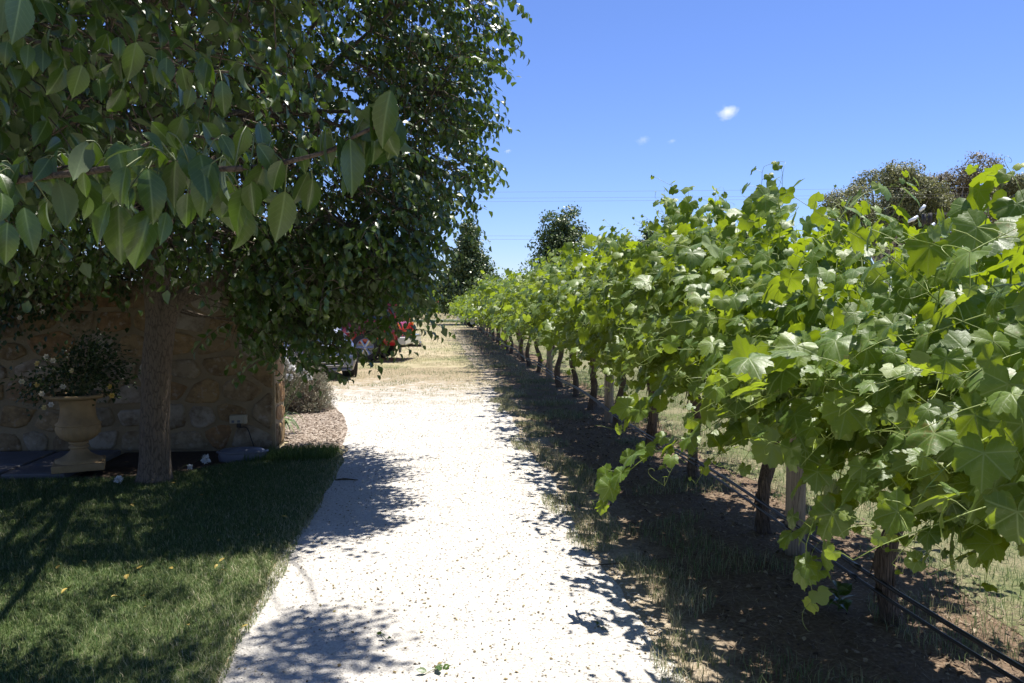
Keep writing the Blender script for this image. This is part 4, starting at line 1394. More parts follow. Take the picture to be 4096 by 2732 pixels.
def rect_sampler(x0, x1, y0, y1, z, cond=None, view=True):
    def f(n):
        out = []; tot = 0
        for _ in range(30):
            k = n * 2
            P = np.stack([rng.uniform(x0, x1, k), rng.uniform(y0, y1, k), np.full(k, z)], -1)
            ok = np.ones(k, bool)
            if view: ok &= in_view(P)
            if cond is not None: ok &= cond(P)
            out.append(P[ok]); tot += ok.sum()
            if tot >= n: break
        return np.concatenate(out)[:n]
    return f


def nz2(P, s, o=0.0):
    return np.array([mnoise.noise((p[0] * s + o, p[1] * s, o)) for p in P])


# lawn
lawn_poly = lp
mb = MB()
edge = lambda P: np.clip((P[:, 0] + 1.75) / 0.75, 0, 1)


def lawn_tint(P, n):
    return np.clip(rng.beta(1.7, 2.2, n) * 0.97 + 0.30 * edge(P) * rng.uniform(0.2, 1.2, n) * (rng.uniform(0, 1, n) < 0.75) + 0.12 * (rng.uniform(0, 1, n) < 0.08), 0, 1)


V, Fs, lf = blades(135000, rect_sampler(-5.6, -0.93, 2.6, 8.9, 0.011, lambda P: in_poly(P, lawn_poly)), (0.016, 0.042), (0.0010, 0.0020), lawn_tint, 1.0)
mb.add(V, Fs, lf)
V, Fs, lf = blades(3500, rect_sampler(-1.95, -1.05, 8.2, 8.92, 0.006, lambda P: in_poly(P, lawn_poly)), (0.05, 0.13), (0.0014, 0.0026), lambda P, n: rng.uniform(0, 0.55, n), 0.5)
mb.add(V, Fs, lf)
V, Fs, lf = blades(900, rect_sampler(-4.6, -1.1, 2.8, 7.6, 0.006, lambda P: in_poly(P, lawn_poly)), (0.06, 0.11), (0.0014, 0.003), lambda P, n: rng.uniform(0, 0.7, n), 0.9)
mb.add(V, Fs, lf)
rim = lambda P: np.abs(P[:, 0] + 0.985 + np.maximum(0, P[:, 1] - 8.0) * 0.1) < 0.055 + 0.04 * nz2(P, 3.0, 4.0)
V, Fs, lf = blades(6500, rect_sampler(-1.15, -0.86, 2.7, 8.75, 0.007, rim), (0.015, 0.045), (0.0012, 0.0024), lambda P, n: rng.uniform(0.35, 1.0, n), 1.3)
mb.add(V, Fs, lf)
tag(link('lawn_grass', mb.mesh('lawn_grass', True, True), M['lawn_blade']), 'short green lawn grass under the pear tree', 'grass', kind='stuff')

# fringe between path and soil, grass behind the vines, dry field
mb = MB()
fr_x = lambda P: 1.17 + 0.12 * np.sin(P[:, 1] * 1.9) + 0.08 * np.sin(P[:, 1] * 4.7)
fc = lambda P: (np.abs(P[:, 0] - fr_x(P)) < 0.20 * (0.55 + 0.9 * (nz2(P, 1.7, 3.0) + 0.3))) & (nz2(P, 3.5, 9.0) > -0.25)
V, Fs, lf = blades(17000, rect_sampler(0.85, 1.65, 2.6, 15, 0.006, fc), (0.02, 0.075), (0.0012, 0.0022), lambda P, n: np.clip(rng.uniform(0.05, 0.95, n) + 0.2 * nz2(P, 2.0, 5.0), 0, 1), 1.0)
mb.add(V, Fs, lf)
V, Fs, lf = blades(9000, rect_sampler(1.3, 2.9, 3, 20, 0.006, lambda P: nz2(P, 1.4, 1.0) > 0.22), (0.03, 0.10), (0.0012, 0.0022), lambda P, n: rng.uniform(0, 0.7, n), 0.9)
mb.add(V, Fs, lf)
V, Fs, lf = blades(46000, rect_sampler(2.75, 9.0, 2.6, 18, 0.004, lambda P: nz2(P, 1.3, 21.0) > -0.35), (0.03, 0.13), (0.0014, 0.0028), lambda P, n: np.clip(rng.uniform(0.0, 0.8, n) - 0.25 * (P[:, 0] < 3.8) + 0.5 * nz2(P, 1.0, 2.0), 0, 1), 1.3)
mb.add(V, Fs, lf)
V, Fs, lf = blades(26000, rect_sampler(-4, 2.2, 12.6, 24, 0.004, lambda P: (nz2(P, 1.1, 31.0) > -0.15) & ((P[:, 1] > 15) | (nz2(P, 2.5, 7.0) > 0.02))), (0.015, 0.06), (0.002, 0.004), lambda P, n: np.clip(rng.uniform(0.3, 1.0, n) - 0.4 * (nz2(P, 0.7, 4.0) > 0.2), 0, 1), 1.2)
mb.add(V, Fs, lf)
V, Fs, lf = blades(22000, rect_sampler(-8, 2.2, 24, 60, 0.004), (0.03, 0.09), (0.005, 0.010), lambda P, n: np.clip(rng.uniform(0.35, 1.0, n) - 0.4 * (nz2(P, 0.25, 4.0) > 0.25), 0, 1), 1.2)
mb.add(V, Fs, lf)
V, Fs, lf = blades(5000, rect_sampler(-12, 6, 58.5, 61.5, 0.004), (0.08, 0.3), (0.01, 0.02), lambda P, n: rng.uniform(0.0, 0.35, n), 0.8)
mb.add(V, Fs, lf)
V, Fs, lf = blades(9000, rect_sampler(-14, 12, 69, 88, 0.004), (0.1, 0.5), (0.012, 0.025), lambda P, n: rng.uniform(0.5, 1.0, n), 0.8)
mb.add(V, Fs, lf)
tag(link('dry_grass', mb.mesh('dry_grass', True, True), M['dry_blade']), 'dry straw and green grass tufts beside the path and field', 'grass', kind='stuff')

# straw and leaf litter under the vines
mb = MB()
V, Fs, lf = blades(15000, rect_sampler(1.35, 3.1, 2.4, 14, 0.010, lambda P: nz2(P, 1.2, 12.0) > -0.22 - 0.25 * (P[:, 0] > 2.0)), (0.03, 0.11), (0.0012, 0.003), lambda P, n: rng.uniform(0, 1, n), 1.0, True)
mb.add(V, Fs, lf)
n = 2600
T = rect_sampler(1.3, 3.2, 2.4, 12, 0.015)(n)
Mx = frames(np.stack([rng.normal(size=n), rng.normal(size=n), rng.normal(0, .25, n)], -1), np.array([0, 0, 1.0]) + rng.normal(0, .3, (n, 3))) * rng.uniform(0.02, 0.05, n)[:, None, None]
place_leaves(mb, PEAR_LO, rng.integers(0, 5, n), Mx, T, rng.uniform(0, 1, n))
tag(link('leaf_litter', mb.mesh('leaf_litter', True, True), M['litter']), 'brown straw and dead leaves on the soil under the vines', 'litter', kind='stuff')

# gravel pieces, path specks, mulch chips
OCT = np.array([[1, 0, 0], [0, 1, 0], [-1, 0, 0], [0, -1, 0], [0, 0, .6], [0, 0, -.6]], float)
OF = [np.array([[0, 1, 4], [1, 2, 4], [2, 3, 4], [3, 0, 4], [1, 0, 5], [2, 1, 5], [3, 2, 5], [0, 3, 5]])]


def pieces(n, sampler, size, shape, tint):
    T = sampler(n); n = len(T)
    y = np.stack([rng.normal(size=n), rng.normal(size=n), rng.normal(0, .2, n)], -1)
    z = np.array([0, 0, 1.0]) + rng.normal(0, .3, (n, 3))
    S_ = rng.uniform(size[0], size[1], n)[:, None] * (np.array(shape) * rng.uniform(0.7, 1.3, (n, 3)))
    Mx = frames(y, z) * S_[:, None, :]
    mb = MB(); place_leaves(mb, [(OCT, OF, np.zeros((6, 2)))], np.zeros(n, int), Mx, T, tint(n))
    return mb


in_path = lambda P: (P[:, 0] > -1.02 - np.maximum(0, P[:, 1] - 8.9) * 0.09) & (P[:, 0] < 1.12)
pb = pieces(26000, rect_sampler(-1.6, 1.2, 2.7, 14.5, 0.010, in_path), (0.003, 0.009), (1, 1, .8), lambda n: rng.uniform(0, 1, n))
tag(link('gravel', pb.mesh('gravel', False, True), M['pebble']), 'loose pale gravel on the path', 'gravel', kind='stuff')
pb = pieces(2600, rect_sampler(-1.2, 1.25, 2.7, 13, 0.013, lambda P: in_path(P) & (nz2(P, 1.8, 6.0) + 0.35 * nz2(P, 6.0, 2.0) > rng.uniform(-0.6, 0.25, len(P)))), (0.003, 0.008), (1, 1.4, .6), lambda n: rng.uniform(0, 1, n))
tag(link('path_debris', pb.mesh('path_debris', False, True), M['debris']), 'brown seeds and specks of leaf on the white path', 'debris', kind='stuff')
mul_poly = [(-1.72, 8.95), (-1.05, 8.95), (-1.12, 10.2), (-1.30, 11.4), (-1.62, 12.6), (-2.4, 13.1), (-3.2, 13.1), (-3.2, 9.45), (-1.70, 9.45)]
pb = pieces(6500, rect_sampler(-3.2, -1.0, 8.9, 13.2, 0.018, lambda P: in_poly(P, mul_poly)), (0.006, 0.022), (0.6, 1.6, .5), lambda n: rng.uniform(0, 1, n))
tag(link('mulch', pb.mesh('mulch', False, True), M['chip']), 'pale wood chips round the corner of the wall', 'mulch', kind='stuff')

# fallen leaves
yl = [mesh_np('fallen_leaf', v, f, True) for v, f, uv in (PEAR_HI[1], PEAR_HI[3], PEAR_HI[5])]
spots = [gnd(397 * 1.0 * .4356 + 0, 1308 * .4356)] if False else []
for (x, y_) in ((397, 1310), (515, 1285), (500, 1300), (508, 1312), (315, 1310), (290, 1335), (330, 1372), (35, 1282), (158, 1352), (155, 1355), (220, 1255), (500, 1243), (660, 1192), (502, 1090), (400, 1105), (405, 1112), (465, 1140), (300, 1160), (130, 1310), (190, 1290), (60, 1190), (150, 1170), (340, 1395), (255, 1375), (590, 1235), (570, 1440), (105, 1560), (430, 1440), (560, 1245), (90, 1250)):
    spots.append(gnd(x * .4356, y_ * .4356, 0.03))
for k, p in enumerate(spots):
    o = link('fallen_leaf', yl[k % 3], M['yellow_leaf'])
    s = random.uniform(0.032, 0.056)
    o.matrix_world = Matrix.Translation(p + Vector((0, 0, 0.012))) @ Matrix.Rotation(random.uniform(0, 6.28), 4, 'Z') @ Matrix.Rotation(random.uniform(-.4, .6), 4, 'X') @ Matrix.Rotation(random.uniform(-.4, .4), 4, 'Y') @ Matrix.Scale(s, 4)
    tag(o, 'small yellow fallen leaf lying in the lawn grass', 'fallen leaf', 'yellow leaves fallen on the lawn')


def sprig(x, y, lab, seed, n=4, s=0.05):
    p = gnd(x, y, 0.006); rs = np.random.default_rng(seed)
    r = thing('fallen_sprig', p, lab, 'sprig')
    a = rs.uniform(0, 6.28); d = np.array([math.cos(a), math.sin(a), 0])
    P = spline([np.array(p) - d * 0.07, np.array(p) + np.array([0, 0, .015]), np.array(p) + d * 0.06 + np.array([.01, .01, 0.004])], 6)
    V, Fs = tube(P, 0.0016, 5); child('stem', mesh_np('stem', V, Fs), M['petiole'], r)
    T = P[[1, 3, 4, 5][:n]] + np.array([0, 0, .008])
    y_ = np.stack([rs.normal(size=n), rs.normal(size=n), rs.normal(0.1, .2, n)], -1)
    Mx = frames(y_, np.array([0, 0, 1.0]) + rs.normal(0, .4, (n, 3))) * s
    leaf_objects(r, pear_hi_me, rs.integers(0, 6, n), Mx, T, M['vine'])


sprig(435, 672, 'fresh green sprig of three leaves lying on the path at the bottom edge', 3, 4)
sprig(384, 640, 'small wilted green sprig on the white path left of centre', 5, 3, 0.035)
sprig(600, 627, 'single green leaf sprig near the right edge of the path', 8, 2, 0.03)
V, Fs = tube(spline([gnd(583, 566, .012), gnd(610, 564, .02), gnd(650, 560, .012), gnd(690, 556, .02)], 14), np.linspace(.004, .002, 14), 6)
tag(link('fallen_twig', mesh_np('fallen_twig', V, Fs), M['twig']), 'thin reddish dry cane lying from path edge onto the soil', 'twig')
V, Fs = tube(spline([gnd(335, 480, .012), gnd(345, 479, .02), gnd(358, 480, .012)], 10), np.array([.004, .006, .009, .008, .01, .009, .007, .007, .005, .003]), 6)
tag(link('curled_leaf', mesh_np('curled_leaf', V, Fs), M['debris']), 'curled brown dead leaf on the shaded path edge by the lawn tip', 'dead leaf')


# white agapanthus heads and weeds
def flower_head(x, y, lab, s, dy=0.0, stemz=0.0):
    p = gnd(x, y, 0.0)
    r = thing('white_flower', p, lab, 'flower')
    mb = MB(); n = 26
    d = nrm(rng.normal(size=(n, 3)) + np.array([0, -.3, .6]))
    c = np.array(p) + np.array([0, 0, 0.05 + stemz])
    place_leaves(mb, PEAR_LO, rng.integers(0, 5, n), frames(d, rng.normal(size=(n, 3))) * s, np.tile(c, (n, 1)), rng.uniform(0, 1, n))
    child('petals', mb.mesh('petals', True, True), M['white_petal'], r)
    V, Fs = tube(spline([c, c + np.array([-.05, .05, .01]), np.array(p) + np.array([-.12, .10, 0.005])], 6), 0.004, 5)
    child('stem', mesh_np('stem', V, Fs), M['petiole'], r)


flower_head(206, 464, 'white spiky flower head on dark bed right of the trunk', 0.06)
flower_head(119, 486, 'white flower cluster at lawn edge left of the trunk foot', 0.05)
flower_head(190, 472, 'tiny pale flower in the grass just right of the trunk', 0.035)

ag = thing('agapanthus', (-1.98, 9.9, 0), 'strap-leaved plant with bright white flower heads behind the wall corner', 'plant')
mb = MB()
for k in range(40):
    a = rng.uniform(0, 6.28); l = rng.uniform(.22, .40); d = np.array([math.cos(a), math.sin(a), 0])
    b = np.array([-1.98 + rng.normal(0, .07), 9.9 + rng.normal(0, .12), 0])
    P = spline([b, b + d * l * .35 + np.array([0, 0, l * .7]), b + d * l * .8 + np.array([0, 0, l * .65]), b + d * l * 1.1 + np.array([0, 0, l * .3])], 8)
    sd = np.cross(d, [0, 0, 1.0])
    wv = np.array([.012, .014, .014, .013, .012, .01, .007, .001])[:, None] * sd
    V = np.concatenate([P - wv, P + wv]); F = [[i, i + 1, i + 9, i + 8] for i in range(7)]
    mb.add(V, [F], np.tile([0, 0, rng.uniform(0, .6)], (16, 1)))
tag(child('straps', mb.mesh('straps', True, True), M['lawn_blade'], ag), kind='stuff')
for (x, y) in ((287, 361), (292, 368), (300, 373), (306, 369), (289, 377), (309, 377)):
    c = np.array(at(x, y, 10.1))
    mb = MB(); n = 34
    d = nrm(rng.normal(size=(n, 3)))
    place_leaves(mb, PEAR_LO, rng.integers(0, 5, n), frames(d, rng.normal(size=(n, 3))) * 0.06, np.tile(c, (n, 1)), rng.uniform(0, 1, n))
    f = child('flower_head', mb.mesh('flower_head', True, True), M['white_petal'], ag)
    V, Fs = tube(spline([(-1.98, 9.9, 0), ((c[0] - 1.98) / 2, 10.0, c[2] * .6), c], 8), .006, 5)
    child('stalk', mesh_np('stalk', V, Fs), M['petiole'], ag)


# grey lavender-like shrub
def twiggy_shrub(c, r, h, nst, lab, name):
    root = thing(name, c, lab, 'shrub')
    P = []
    for k in range(nst):
        d = nrm(rng.normal(size=3) + np.array([0, 0, 0.45])); d[2] = abs(d[2])
        e = np.array(c) + d * np.array([r, r, h]) * rng.uniform(0.75, 1.05)
        b = np.array(c) + np.array([d[0] * r * .25, d[1] * r * .25, 0.0])
        P.append(spline([b, (b + e) / 2 + rng.normal(0, .06, 3), e], 6))
    V, Fs = tubes_np(np.array(P), np.tile(np.linspace(.006, .0016, 6), (nst, 1)), 3)
    tag(child('twigs', mesh_np('twigs', V, Fs), M['litter_twig'], root), kind='stuff')
    P = np.array(P)
    n = nst * 17
    ii = rng.integers(0, nst, n); f = rng.uniform(0.55, 1.0, n)
    k = np.clip((f * 5).astype(int), 0, 5)
    T = P[ii, k] + rng.normal(0, 0.025, (n, 3))
    y = nrm(T - np.array(c)) + rng.normal(0, .6, (n, 3))
    Mx = frames(y, rng.normal(size=(n, 3))) * (np.array([.35, 1, 1]) * rng.uniform(.03, .06, n)[:, None])[:, None, :]
    mb = MB(); place_leaves(mb, PEAR_LO, rng.integers(0, 5, n), Mx, T, rng.uniform(0, 1, n))
    tag(child('foliage', mb.mesh('foliage', True, True), M['grey_leaf'], root), kind='stuff')


M['litter_twig'] = simple_mat('dry_twig', (0.26, 0.20, 0.15), 0.9, var=0.3)
twiggy_shrub((-2.02, 12.1, 0.0), 0.56, 0.95, 620, 'grey twiggy rounded shrub half dry at the corner of the wall', 'grey_shrub')

# small weed in the shade under the near shoots
wd = thing('weed', gnd(838, 612), 'small leafy weed in the shade beneath the hanging vine shoot', 'plant')
n = 12; c = np.array(wd.location)
a = np.arange(n) * 2.4
y = np.stack([np.cos(a), np.sin(a), np.full(n, .55)], -1)
leaf_objects(wd, pear_hi_me, rng.integers(0, 6, n), frames(y, np.array([0, 0, 1.0]) + rng.normal(0, .3, (n, 3))) * rng.uniform(.07, .12, n)[:, None, None], c + np.stack([np.zeros(n), np.zeros(n), np.linspace(.02, .12, n)], -1), M['vine'])
V, Fs = tube([c, c + np.array([.005, 0, .07]), c + np.array([0, 0.01, .14])], .004, 5)
child('stem', mesh_np('stem', V, Fs), M['petiole'], wd)


# ------------------------------------------------------------------ far trees
def leaf_tree(name, base, h, trunk_h, rx, ry, lobes, nleaf, lsize, mat, bark, lab, cat='tree', group=None, seed=1, low=True):
    rs = np.random.default_rng(seed)
    root = thing(name, base, lab, cat, group)
    b = np.array(base)
    mbk = MB()
    tr = 0.02 * h
    top = b + np.array([0, 0, h * 0.75])
    V, Fs = tube(spline([b + np.array([0, 0, -.2]), b + np.array([.02 * h, 0, h * .25]), top], 12), np.linspace(tr, tr * .25, 12), 9)
    child('trunk', mesh_np('trunk', V, Fs), bark, root)
    Ts, Ds = [], []
    limbs = []
    tot = sum(l[3] ** 2 for l in lobes)
    for (lx, ly, lz, lr, sq) in lobes:
        c = b + np.array([lx, ly, lz])
        st_ = b + np.array([lx * .1, ly * .1, max(trunk_h, lz * .45)])
        limbs.append(spline([st_, (st_ + c) / 2 + np.array([0, 0, -.03 * h]), c], 8))
        k = int(nleaf * lr ** 2 / tot)
        ncl = max(6, int(k / 26))
        d = nrm(rs.normal(size=(ncl, 3)))
        cc = c + d * np.array([lr, lr, lr * sq]) * (rs.uniform(0.35, 1.0, (ncl, 1)) ** .6)
        ci = rs.integers(0, ncl, k)
        Ts.append(cc[ci] + rs.normal(0, lr * 0.13 + lsize * .4, (k, 3)) * np.array([1, 1, .7]))
        Ds.append(d[ci])
    V, Fs = tubes_np(np.array(limbs), np.tile(np.linspace(tr * .5, tr * .12, 8), (len(limbs), 1)), 5)
    child('limbs', mesh_np('limbs', V, Fs), bark, root)
    T = np.concatenate(Ts); D = np.concatenate(Ds); n = len(T)
    y = nrm(D * .5 + np.array([0, 0, -.5]) + rs.normal(0, .5, (n, 3)))
    z = np.array([0, 0, .6]) + D * .8 + rs.normal(0, .45, (n, 3))
    Mx = frames(y, z) * (rs.uniform(.7, 1.3, n) * lsize)[:, None, None]
    mb = MB(); place_leaves(mb, FAR_LF, rs.integers(0, 3, n), Mx, T, rs.uniform(0, 1, n))
    tag(child('crown', mb.mesh('crown', True, True), mat, root), kind='stuff')
    return root


def pear_lobes(h, w, rs, twin=False):
    L_ = []
    for k in range(13):
        t = k / 12
        z = h * (0.22 + 0.68 * t)
        r = w * 0.5 * (0.70 - 0.40 * t) * rs.uniform(.65, 1.25)
        off = w * 0.5 * (0.55 - 0.42 * t) * rs.uniform(.7, 1.25)
        a = k * 2.4 + rs.uniform(-.8, .8)
        L_.append((math.cos(a) * off, math.sin(a) * off, z, r, 1.25))
    if twin:
        L_ += [(-w * .17, 0, h * .86, w * .14, 1.9), (w * .15, 0, h * .90, w * .15, 1.9)]
    else:
        L_ += [(0.02 * w, 0, h * .93, w * .13, 1.7)]
    return L_


FY = 54.0
far_spec = [(468, 222, 'dense green pear tree at the path end left of the vine row', 4.1, False), (562, 211, 'tall twin-topped pear tree rising behind the vine row', 5.5, True), (655, 222, 'pear tree half hidden behind the tall vine shoot', 4.0, True),
            (751, 217, 'rounded pear tree peeping over the middle of the vine row', 4.2, False), (838, 226, 'small pear tree top left of the gum trees', 3.8, False)]
for k, (x, yt, lab, wdt, tw_) in enumerate(far_spec):
    p = at(x, 300, FY); h = at(x, yt, FY).z
    leaf_tree('pear_tree', (p.x, FY, 0), h, 1.2, wdt, wdt, pear_lobes(h, wdt, np.random.default_rng(40 + k), tw_), 22000, 0.20, M['far_leaf'], M['pear_bark'], lab, 'tree', 'young pear trees along the road', 60 + k)


def gum_lobes(rs, w, h, n, z0=0.45):
    L_ = []
    for k in range(n):
        a = rs.uniform(0, 6.28); q = rs.uniform(0.15, 1) ** .6
        x = math.cos(a) * w * .5 * q; y = math.sin(a) * w * .35 * q
        zz = h * (z0 + (0.90 - z0) * (rs.uniform(0, 1) ** .55) * (1 - .45 * (abs(x) / (w * .5)) ** 2))
        L_.append((x, y, zz, w * rs.uniform(.10, .165), .66))
    return L_


for k, (x, yt, w, Y, mat, lab, nn, z0) in enumerate(((884, 153, 15.5, 105, 'gum_leaf', 'spreading grey-green gum tree left of the power pole', 44, .36),
                                       (950, 153, 17.0, 112, 'gum_brown', 'brownish gum tree behind the power pole transformer', 44, .30),
                                       (1030, 152, 12.0, 92, 'gum_leaf', 'gum tree cut by the right edge of the view', 34, .4))):
    p = at(x, 300, Y); h = at(x, yt, Y).z - ground_z(p.x, Y)
    rs = np.random.default_rng(77 + k)
    leaf_tree('gum_tree', (p.x, Y, ground_z(p.x, Y)), h, h * .25, w, w, gum_lobes(rs, w, h * 0.97, nn, z0), 48000, 0.32, M[mat], M['gum_bark'], lab, 'tree', 'gum trees beyond the road', 90 + k)

# power pole and lines
PY = 61.0
ppx = at(979, 300, PY).x
ptop = at(979, 188, PY).z
pole = thing('power_pole', (ppx, PY, 0), 'timber power pole with cross-arm and fuse gear in front of the gums', 'pole')
V, Fs = tube([(ppx, PY, -.3), (ppx, PY, ptop * .5), (ppx, PY, ptop)], [.19, .165, .13], 12)
child('shaft', mesh_np('shaft', V, Fs), M['pole'], pole)
ca = at(950, 214, PY).z
V, Fs = box_np((ppx - 1.7, PY - .2, ca), (4.6, .16, .18)); child('crossarm', mesh_np('crossarm', V, Fs, False), M['pole'], pole)
V, Fs = box_np((ppx - .55, PY - .2, at(950, 203, PY).z), (1.3, .08, .1)); child('bracket', mesh_np('bracket', V, Fs, False), M['pole'], pole)
V, Fs = lathe_np([(0.0, -.7), (.30, -.68), (.30, .55), (.24, .62), (0, .64)], 14)
child('transformer', mesh_np('transformer', V + np.array([ppx + .1, PY - .5, at(950, 206, PY).z]), Fs), M['pole'], pole)
for (x, y_, dx_, mt) in ((923, 208, .25, 'porcelain'), (914, 219, .5, 'porcelain'), (932, 226, .35, 'porcelain'), (952, 217, .4, 'porcelain'), (969, 203, .2, 'porcelain')):
    c = np.array(at(x - 62 + 62, y_, PY - .3))
    V, Fs = tube([c - np.array([dx_, 0, .22]), c, c + np.array([dx_ * .6, 0, .22])], [.10, .15, .11], 8)
    child('fuse', mesh_np('fuse', V, Fs), M[mt], pole)
for (x, y_) in ((924, 219), (930, 218), (956, 220)):
    c = np.array(at(x, y_, PY - .3))
    V, Fs = tube([c + np.array([0, 0, .4]), c - np.array([0, 0, .4])], .16, 8)
    child('insulator', mesh_np('insulator', V, Fs), M['black'], pole)
pw_lab = ['topmost thin power line crossing the sky', 'second power line from the top, upper of a close pair', 'third power line from the top, lower of the close pair', 'upper wire of the low bundle behind the pear trees', 'lower wire of the low bundle behind the pear trees']
for k, (yl_, yr_) in enumerate(((192.5, 189.5), (198.5, 196), (202, 199), (236, 236.5), (239.5, 239.5))):
    P0 = at(470, yl_, PY + .3 * k); P1 = at(834, yr_, PY + .3 * k)
    sl = (P1.z - P0.z) / (P1.x - P0.x)
    xx = np.linspace(-45, ppx + (0 if k < 3 else 25), 40)
    zc = P0.z + sl * (xx - P0.x) + 0.00012 * (xx - 15) ** 2
    V, Fs = tubes_np(np.stack([xx, np.full(40, PY + .3 * k), zc], -1)[None], np.full((1, 40), 0.007), 4)
    tag(link('power_line', mesh_np('power_line', V, Fs), M['pole']), pw_lab[k], 'power line', 'wires along the road')

# far vineyard rows and a rose bush bank beyond the road
mb = MB(); n = 15000
ry = rng.integers(0, 26, n)
T = np.stack([rng.uniform(-60, 90, n), 96 + ry * 5.0 + rng.normal(0, .35, n), np.zeros(n)], -1)
T[:, 2] = np.array([ground_z(0, q) for q in T[:, 1]]) + rng.uniform(.5, 2.0, n)
Mx = frames(np.array([0, -.3, -.6]) + rng.normal(0, .5, (n, 3)), np.array([0, -.4, .8]) + rng.normal(0, .4, (n, 3))) * (np.array([1.6, 1, 1]) * rng.uniform(.6, 1.1, n)[:, None])[:, None, :]
place_leaves(mb, VINE_LO, rng.integers(0, 5, n), Mx, T, rng.uniform(0, .8, n))
tag(link('far_vineyard', mb.mesh('far_vineyard', True, True), M['vine']), 'green vineyard rows on the slope beyond the road', 'vineyard', kind='stuff')
for k, (x, lab) in enumerate(((425, 'left red-flowering rose bush on the bank past the road'), (447, 'right red-flowering rose bush on the bank past the road'))):
    p = at(x, 300, 86.0)
    r = thing('flowering_bush', (p.x, 86, 0), lab, 'shrub', 'red rose bushes beyond the road')
    n = 500
    T = np.array([p.x, 86, .8]) + nrm(rng.normal(size=(n, 3))) * rng.uniform(.3, 1, (n, 1)) * np.array([1.1, .8, .8])
    mb = MB(); place_leaves(mb, PEAR_LO, rng.integers(0, 5, n), frames(rng.normal(size=(n, 3)), rng.normal(size=(n, 3))) * .22, T, rng.uniform(0, 1, n))
    tag(child('foliage', mb.mesh('foliage', True, True), M['far_leaf'], r), kind='stuff')
    mb = MB()
    for q in range(9):
        V, Fs = lathe_np([(0.001, -.09), (.1, 0), (.001, .09)], 6)
        mb.add(V + np.array([p.x, 85.4, 1.1]) + rng.normal(0, 1, 3) * np.array([.7, .15, .35]), Fs)
    child('blooms', mb.mesh('blooms'), M['red_petal'], r)


# ------------------------------------------------------------------ vehicles
def loft(stations):
    """stations: list of (x, [(y,z)...]) closed sections with equal counts"""
    n = len(stations[0][1])
    V = [(x, y, z) for x, s in stations for (y, z) in s]
    F = [[k * n + i, k * n + (i + 1) % n, (k + 1) * n + (i + 1) % n, (k + 1) * n + i] for k in range(len(stations) - 1) for i in range(n)]
    caps = [[i for i in range(n)][::-1], [(len(stations) - 1) * n + i for i in range(n)]]
    return np.array(V, float), [np.array(F), np.array(caps)]


def sect(hw, z0, z1, tuck=0.06, crown=0.02):
    return [(-hw + tuck, z0), (-hw, z0 + (z1 - z0) * .35), (-hw + .01, z0 + (z1 - z0) * .7), (-hw + tuck, z1 - .02), (-hw * .5, z1 + crown), (hw * .5, z1 + crown), (hw - tuck, z1 - .02), (hw - .01, z0 + (z1 - z0) * .7), (hw, z0 + (z1 - z0) * .35), (hw - tuck, z0)]


